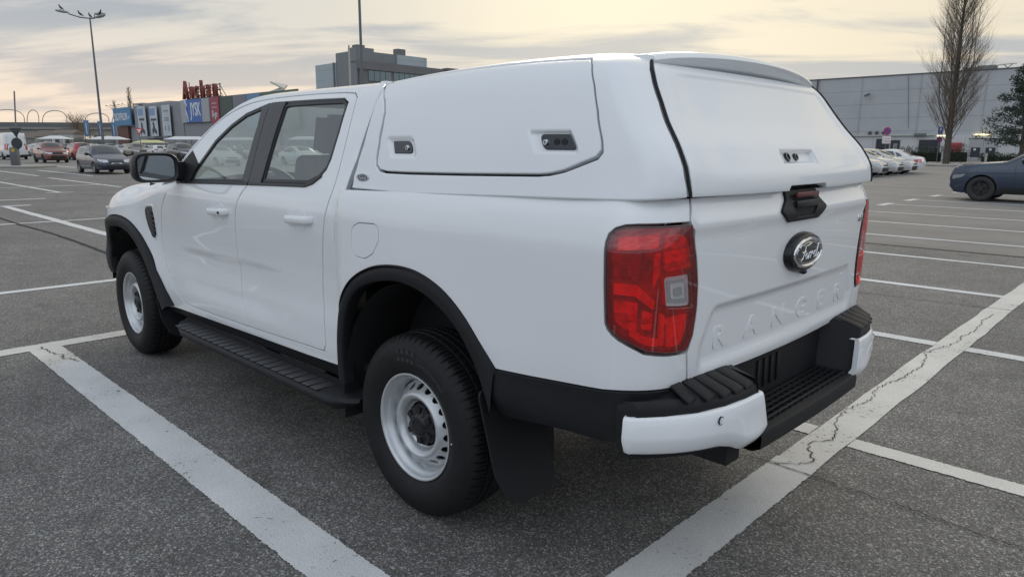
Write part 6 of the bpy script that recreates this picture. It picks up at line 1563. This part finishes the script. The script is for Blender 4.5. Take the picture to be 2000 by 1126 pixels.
mb = MB(); mb.box((0, 0, .55), (.32, .42, 1.1)); mb.box((.0, 0, 1.13), (.26, .34, .08)); o = mb.build('post_box', mat('box_grey', (.10, .105, .115), .5), bevel=.03); o.location = ip+dsg*.25-rtv*.12+Vector((0, 0, .14)); o.rotation_euler = (0, 0, ang); props(o, 'grey cabinet with a round yellow disc at the foot of the leaning post', 'cabinet')
mb = MB(); mb.lathe([(0, .02), (.12, .02), (.125, 0)], 20, 'X'); d2 = mb.build('yellow_disc', mat('yellow_disc', (.50, .33, .03), .5), o); d2.location = (.165, .05, .98)
def road_sign(px, d, label, h, build):
    t = thing('road_sign', at(px, d), label, 'road sign', ang); mb = MB(); mb.path([(0, 0, 0), (0, 0, h)], .035, 8); mb.build('post', steel, t, smooth=True); build(t); return t
def givew(t):
    mb = MB(); mb.prism([(-.46, 3.35), (.46, 3.35), (0, 2.55)], .05, .075, 'X'); s = mb.build('sign_plate', mat('sign_red', (.50, .03, .03), .5), t, bevel=.01)
    mb = MB(); mb.prism([(-.27, 3.24), (.27, 3.24), (0, 2.77)], .078, .082, 'X'); mb.build('sign_field', mat('sign_white', (.70, .70, .68), .5), s)
road_sign(277.5, 80, 'small red and white give way triangle on a post among the parked cars', 3.35, givew)
sb = mat('sign_blue2', (.03, .08, .35), .5); sr = mat('sign_red2', (.45, .03, .04), .5); sw = mat('sign_white2', (.68, .66, .66), .5)
def nostop(t):
    mb = MB(); mb.lathe([(0, .0), (.31, .0), (.33, -.01)], 28, 'X'); s = mb.build('sign_plate', sr, t); s.location = (.06, 0, 2.95)
    mb = MB(); mb.lathe([(0, .004), (.25, .004)], 28, 'X'); f_ = mb.build('sign_field', sb, s)
    for a in (45, -45): mb = MB(); mb.box((.010, 0, 0), (.004, .52, .05), Matrix.Rotation(R(a), 3, 'X')); mb.build('sign_bar', sr, s)
    mb = MB(); mb.box((.06, 0, 2.22), (.02, .72, .60)); w2 = mb.build('info_plate', sw, t, bevel=.01)
    text('plate_lettering', 'PARCARE', sr, w2, lambda a, b, c: (.071+c, a, 2.34+b), size=.15, extrude=.002, xs=.9); text('plate_lettering', 'INTERZISA', sr, w2, lambda a, b, c: (.071+c, a, 2.12+b), size=.13, extrude=.002, xs=.9)
road_sign(1725, 60, 'round blue and red no stopping sign over a white plate behind the silver cars', 3.25, nostop)
def oneway(t):
    mb = MB(); mb.box((.06, 0, 3.35), (.02, .50, .72)); s = mb.build('sign_plate', sb, t, bevel=.01); mb = MB(); mb.prism([(-.04, 3.08), (.04, 3.08), (.04, 3.42), (.12, 3.42), (0, 3.63), (-.12, 3.42), (-.04, 3.42)], .071, .075, 'X'); mb.build('sign_arrow', sw, s)
    mb = MB(); mb.lathe([(0, .0), (.28, .0), (.30, -.01)], 24, 'X'); s2 = mb.build('round_plate', mat('sign_plum', (.13, .03, .10), .5), t); s2.location = (.06, 0, 2.45)
t = road_sign(1828.5, 72, 'blue one way arrow sign on a slightly leaning post in front of the poplar', 3.7, oneway); t.rotation_euler = (R(0), 0, ang)
def banner_flag(px, d, h, lab):
    t = thing('banner_flag', at(px, d), lab, 'flag', ang, 'blue banner flags in front of the retail hall'); mb = MB(); mb.path([(0, 0, 0), (0, 0, h)], .07, 6); mb.build('pole', steel, t)
    mb = MB(); rows = [[(.08*math.sin(z*1.3+y*3), .08+y*.85*(1-.1*(h-z)/3), z) for y in (0, .5, 1.)] for z in [h-.1-.35*i for i in range(10)]]
    mb.grid(rows); o = mb.build('flag', mat('flag_blue', (.10, .22, .42), .7), t, smooth=True)
    mb = MB(); mb.box((.10, .45, h-1.7), (.02, .25, 2.2)); mb.build('flag_print', mat('flag_print', (.45, .48, .52), .7), t)
banner_flag(170, 140, 6.3, 'blue banner flag left of the lamp mast'); banner_flag(197, 142, 6.2, 'blue banner flag just behind the lamp mast'); banner_flag(223, 145, 6.1, 'blue banner flag beside the left end of the retail hall')
# ================================================================ TREES
bark = mat('bark', (.075, .065, .052), .9, noise=(5, .3)); twig = mat('twigs', (.135, .108, .083), .9); twig2 = mat('pale_twigs', (.20, .155, .11), .9)
def limb(mb, p, d, L_, r0, depth, rn, spread, lift, n=4, kids=(3, 5)):
    pts = [p]; q = p.copy(); dd = d.copy(); k = 5
    for i in range(k):
        dd = (dd+Vector((rn.uniform(-1, 1), rn.uniform(-1, 1), rn.uniform(-.3, .6)))*.09+Vector((0, 0, lift))).normalized(); q = q+dd*L_/k; pts.append(q.copy())
    mb.path(pts, [r0*(1-.75*i/k) for i in range(k+1)], n if depth > 0 else 3, False)
    if depth <= 0: return
    for i in range(rn.randint(*kids)):
        t = rn.uniform(.25, .98); j = min(k-1, int(t*k)); b = pts[j].lerp(pts[j+1], t*k-j)
        a = Vector((rn.uniform(-1, 1), rn.uniform(-1, 1), rn.uniform(-.1, .5))).normalized(); nd = (dd*(1-spread)+a*spread).normalized()
        limb(mb, b, nd, L_*rn.uniform(.40, .62), r0*(1-.7*t)*.55, depth-1, rn, spread, lift, n, kids)
def bare_tree(name, pos, h, label, seed, cr=2.8, trunk_h=1.6, r0=.3, columnar=True, dens=60, pale=False, minr=.010, sc_=1., lean=0.):
    rn = random.Random(seed); t = thing(name, pos, label, 'tree'); mt = MB()
    top = Vector((lean, 0, h)); pts = []
    for i in range(9): k = i/8; pts.append(Vector((lean*k+rn.uniform(-.06, .06)*h*.03, rn.uniform(-.06, .06)*h*.03, h*k*(.96 if columnar else .62))))
    mt.path(pts, [max(minr, r0*(1-.88*i/8)) for i in range(9)], 10); mt.build('trunk', bark, t, smooth=True)
    mb = MB()
    for i in range(dens):
        k = (i+.5)/dens; z = trunk_h+(h*(.93 if columnar else .60)-trunk_h)*k**.9; a = i*2.39996+rn.uniform(-.4, .4)
        kk = z/(h*(.96 if columnar else .62))*8; j = min(7, int(kk)); b = pts[j].lerp(pts[j+1], kk-j)
        out = Vector((math.cos(a), math.sin(a), 0)); L_ = (cr*(1.0-.40*k) if columnar else cr*(1.1-.3*k))*rn.uniform(.8, 1.15)
        if columnar: d = (out*rn.uniform(.45, .95)+Vector((0, 0, 1))).normalized(); limb(mb, b, d, L_*1.12, max(minr*1.5, r0*.15*(1-.5*k)), 2, rn, .42, .07, 4, (7, 11))
        else: d = (out+Vector((0, 0, rn.uniform(.5, 1.3)))).normalized(); limb(mb, b, d, L_*1.1, max(minr*1.8, r0*.3*(1-.5*k)), 2, rn, .5, .04, 4, (4, 6))
    if columnar:
        for i in range(5):
            a = i*1.26+.4; o_ = Vector((math.cos(a), math.sin(a), 0)); z0 = trunk_h+h*.05*i; top_ = h*rn.uniform(.72, .92)
            mb.path([pts[0].lerp(pts[8], z0/h)]+[pts[0].lerp(pts[8], f)*1.0+o_*cr*.34*min(1, (f-z0/h)*4)+Vector((rn.uniform(-.1, .1), rn.uniform(-.1, .1), 0)) for f in [z0/h+(top_/h-z0/h)*q/6 for q in range(1, 7)]], [r0*.24*(1-.12*q) for q in range(7)], 6)
    mb.build('branches', twig2 if pale else twig, t, recalc=False); return t
x, y = at_px(1846, 323)
bare_tree('poplar_tree', (x, y, 0), 19.5, 'tall bare poplar with upright twigs in front of the grey hall', 3, cr=3.7, trunk_h=1.7, r0=.30, dens=150, minr=.008)
bare_tree('bare_tree', at(156, 235), 14.5, 'round bare tree behind the overpass at the left', 8, cr=4.6, trunk_h=2.5, r0=.45, columnar=False, dens=40, pale=True, minr=.035)
bare_tree('bare_tree', at(131, 232), 9, 'small bare shrubby tree left of the round bare tree', 9, cr=3.2, trunk_h=1.0, r0=.25, columnar=False, dens=24, pale=True, minr=.03)
bare_tree('bare_tree', at(180, 228), 9.5, 'low bare tree right of the round bare tree beside the lamp mast', 19, cr=3.2, trunk_h=1.0, r0=.25, columnar=False, dens=24, pale=True, minr=.03)
bare_tree('poplar_tree', at(262, 250), 21.5, 'slim bare poplar above the retail hall roof', 10, cr=1.9, trunk_h=9, r0=.35, dens=40, pale=True, minr=.04)
bare_tree('poplar_tree', at(269, 252), 16.5, 'shorter slim bare poplar right of the taller one above the retail hall', 12, cr=1.4, trunk_h=9, r0=.3, dens=26, pale=True, minr=.04)
bare_tree('poplar_tree', at(232, 250), 17.0, 'small slim bare poplar above the blue shop sign', 11, cr=1.5, trunk_h=8, r0=.3, dens=30, pale=True, minr=.04)
def leaf_mat(name, c):
    m = bpy.data.materials.new(name); m.use_nodes = True; nt = m.node_tree; p = nt.nodes['Principled BSDF']
    tc = N(nt, 'ShaderNodeTexCoord'); n = N(nt, 'ShaderNodeTexNoise', i_Scale=1.7, i_Detail=4.0); nt.links.new(tc.outputs['Object'], n.inputs[0])
    nt.links.new(ramp_n(nt, n.outputs[0], [(.3, tuple(x*.55 for x in c)), (.5, c), (.7, tuple(x*1.6 for x in c))]), p.inputs['Base Color']); p.inputs['Roughness'].default_value = .7
    return m
needle = leaf_mat('needles', (.034, .055, .036)); hedgem = leaf_mat('hedge_leaf', (.026, .040, .020))
def leaves(mb, c, r, n, s, rn, flat=1.):
    for i in range(n):
        d = Vector((rn.gauss(0, 1), rn.gauss(0, 1), rn.gauss(0, 1)*flat)).normalized()*r*rn.uniform(.35, 1.)**.6; p = Vector(c)+d
        a = Vector((rn.uniform(-1, 1), rn.uniform(-1, 1), rn.uniform(-1, 1))).normalized()*s*rn.uniform(.6, 1.3); b = a.orthogonal().normalized()*s*rn.uniform(.35, .7)
        mb.add([p-a*.5, p+b*.5, p+a*.5, p-b*.5], [(0, 1, 2, 3)])
def conifer(pos, h, cr, label, seed):
    rn = random.Random(seed); t = thing('pine_tree', pos, label, 'tree'); mb = MB(); mb.path([(0, 0, 0), (.1, 0, h*.5), (0, .1, h)], [.22, .14, .03], 8); mb.build('trunk', bark, t, smooth=True)
    mb = MB(); mc = MB()
    for i in range(62):
        k = i/61; z = 1.7+(h-1.9)*k; a = i*2.4+rn.uniform(-.5, .5); L_ = cr*(1.05-.85*k**1.4)*rn.uniform(.65, 1.15)
        tip = Vector((math.cos(a)*L_, math.sin(a)*L_, z+L_*rn.uniform(-.05, .30))); mc.path([(0, 0, z), tip*.5+Vector((0, 0, z*.5)), tip], [.05, .035, .012], 4, False)
        for q in range(9):
            f = .25+.75*q/8; c = Vector((0, 0, z)).lerp(tip, f)+Vector((rn.uniform(-.2, .2), rn.uniform(-.2, .2), rn.uniform(-.12, .2))); leaves(mb, c, .34, 34, .15, rn, .7)
    mc.build('limbs', bark, t); mb.build('crown', needle, t, recalc=False)
conifer(at(1992, 63), 9.0, 3.3, 'dark green pine tree at the right edge in front of the grey hall', 5)
def hedge(px0, px1, d, h, label, seed):
    rn = random.Random(seed); p = at((px0+px1)/2, d, .14); L_ = (px1-px0)/FOC*d; t = thing('hedge', p, label, 'hedge', ang); mb = MB(); n = int(L_/.35)
    for i in range(n):
        y = -L_/2+L_*(i+.5)/n
        for k in range(3): leaves(mb, (rn.uniform(-.5, .5), y, h*(.25+.25*k)+rn.uniform(-.1, .1)), h*.30, 60, .13, rn, .9)
    mb.build('foliage', hedgem, t, recalc=False)
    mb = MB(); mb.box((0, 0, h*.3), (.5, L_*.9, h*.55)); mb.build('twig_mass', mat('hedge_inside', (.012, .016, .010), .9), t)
hedge(1752, 1838, 74, 1.7, 'dark green clipped hedge left of the poplar trunk', 21); hedge(1846, 1886, 73, 1.8, 'dark green bush right of the poplar trunk', 22); hedge(1912, 2030, 76, 1.0, 'low hedge behind the dark blue car', 23)
p = at(150, 200); 
def bush(px, d, h, lab, seed, m_=None):
    rn = random.Random(seed); t = thing('bush', at(px, d), lab, 'bush'); mb = MB()
    for i in range(26): leaves(mb, (rn.gauss(0, h*.33), rn.gauss(0, h*.33), h*rn.uniform(.2, .8)), h*.24, 160, h*.035, rn)
    mb.build('foliage', m_ or leaf_mat('bush_leaf', (.045, .042, .035)), t, recalc=False)
    mb = MB(); mb.path([(0, 0, 0), (0, 0, h*.5)], .08); mb.build('stem', bark, t)
bush(147, 200, 4.6, 'dark bush below the overpass beside the white house', 31); bush(172, 198, 4.0, 'greenish bush below the overpass left of the lamp mast', 32, leaf_mat('bush2', (.05, .065, .05)))
o = thing('bollard', at(1924, 74, .14), 'pale bollard in front of the low hedge behind the dark blue car', 'bollard'); mb = MB(); mb.path([(0, 0, 0), (0, 0, .95)], .11, 10); mb.build('post', mat('bollard_pale', (.45, .42, .38), .6), o)
mb = MB(); mb.box((0, 0, .16), (.5, .9, .32)); o = mb.build('stone', mat('pale_stone', (.45, .44, .42), .8), bevel=.1); o.location = at(1846, 70, .14); props(o, 'pale stone lying on the pavement at the poplar foot', 'stone')
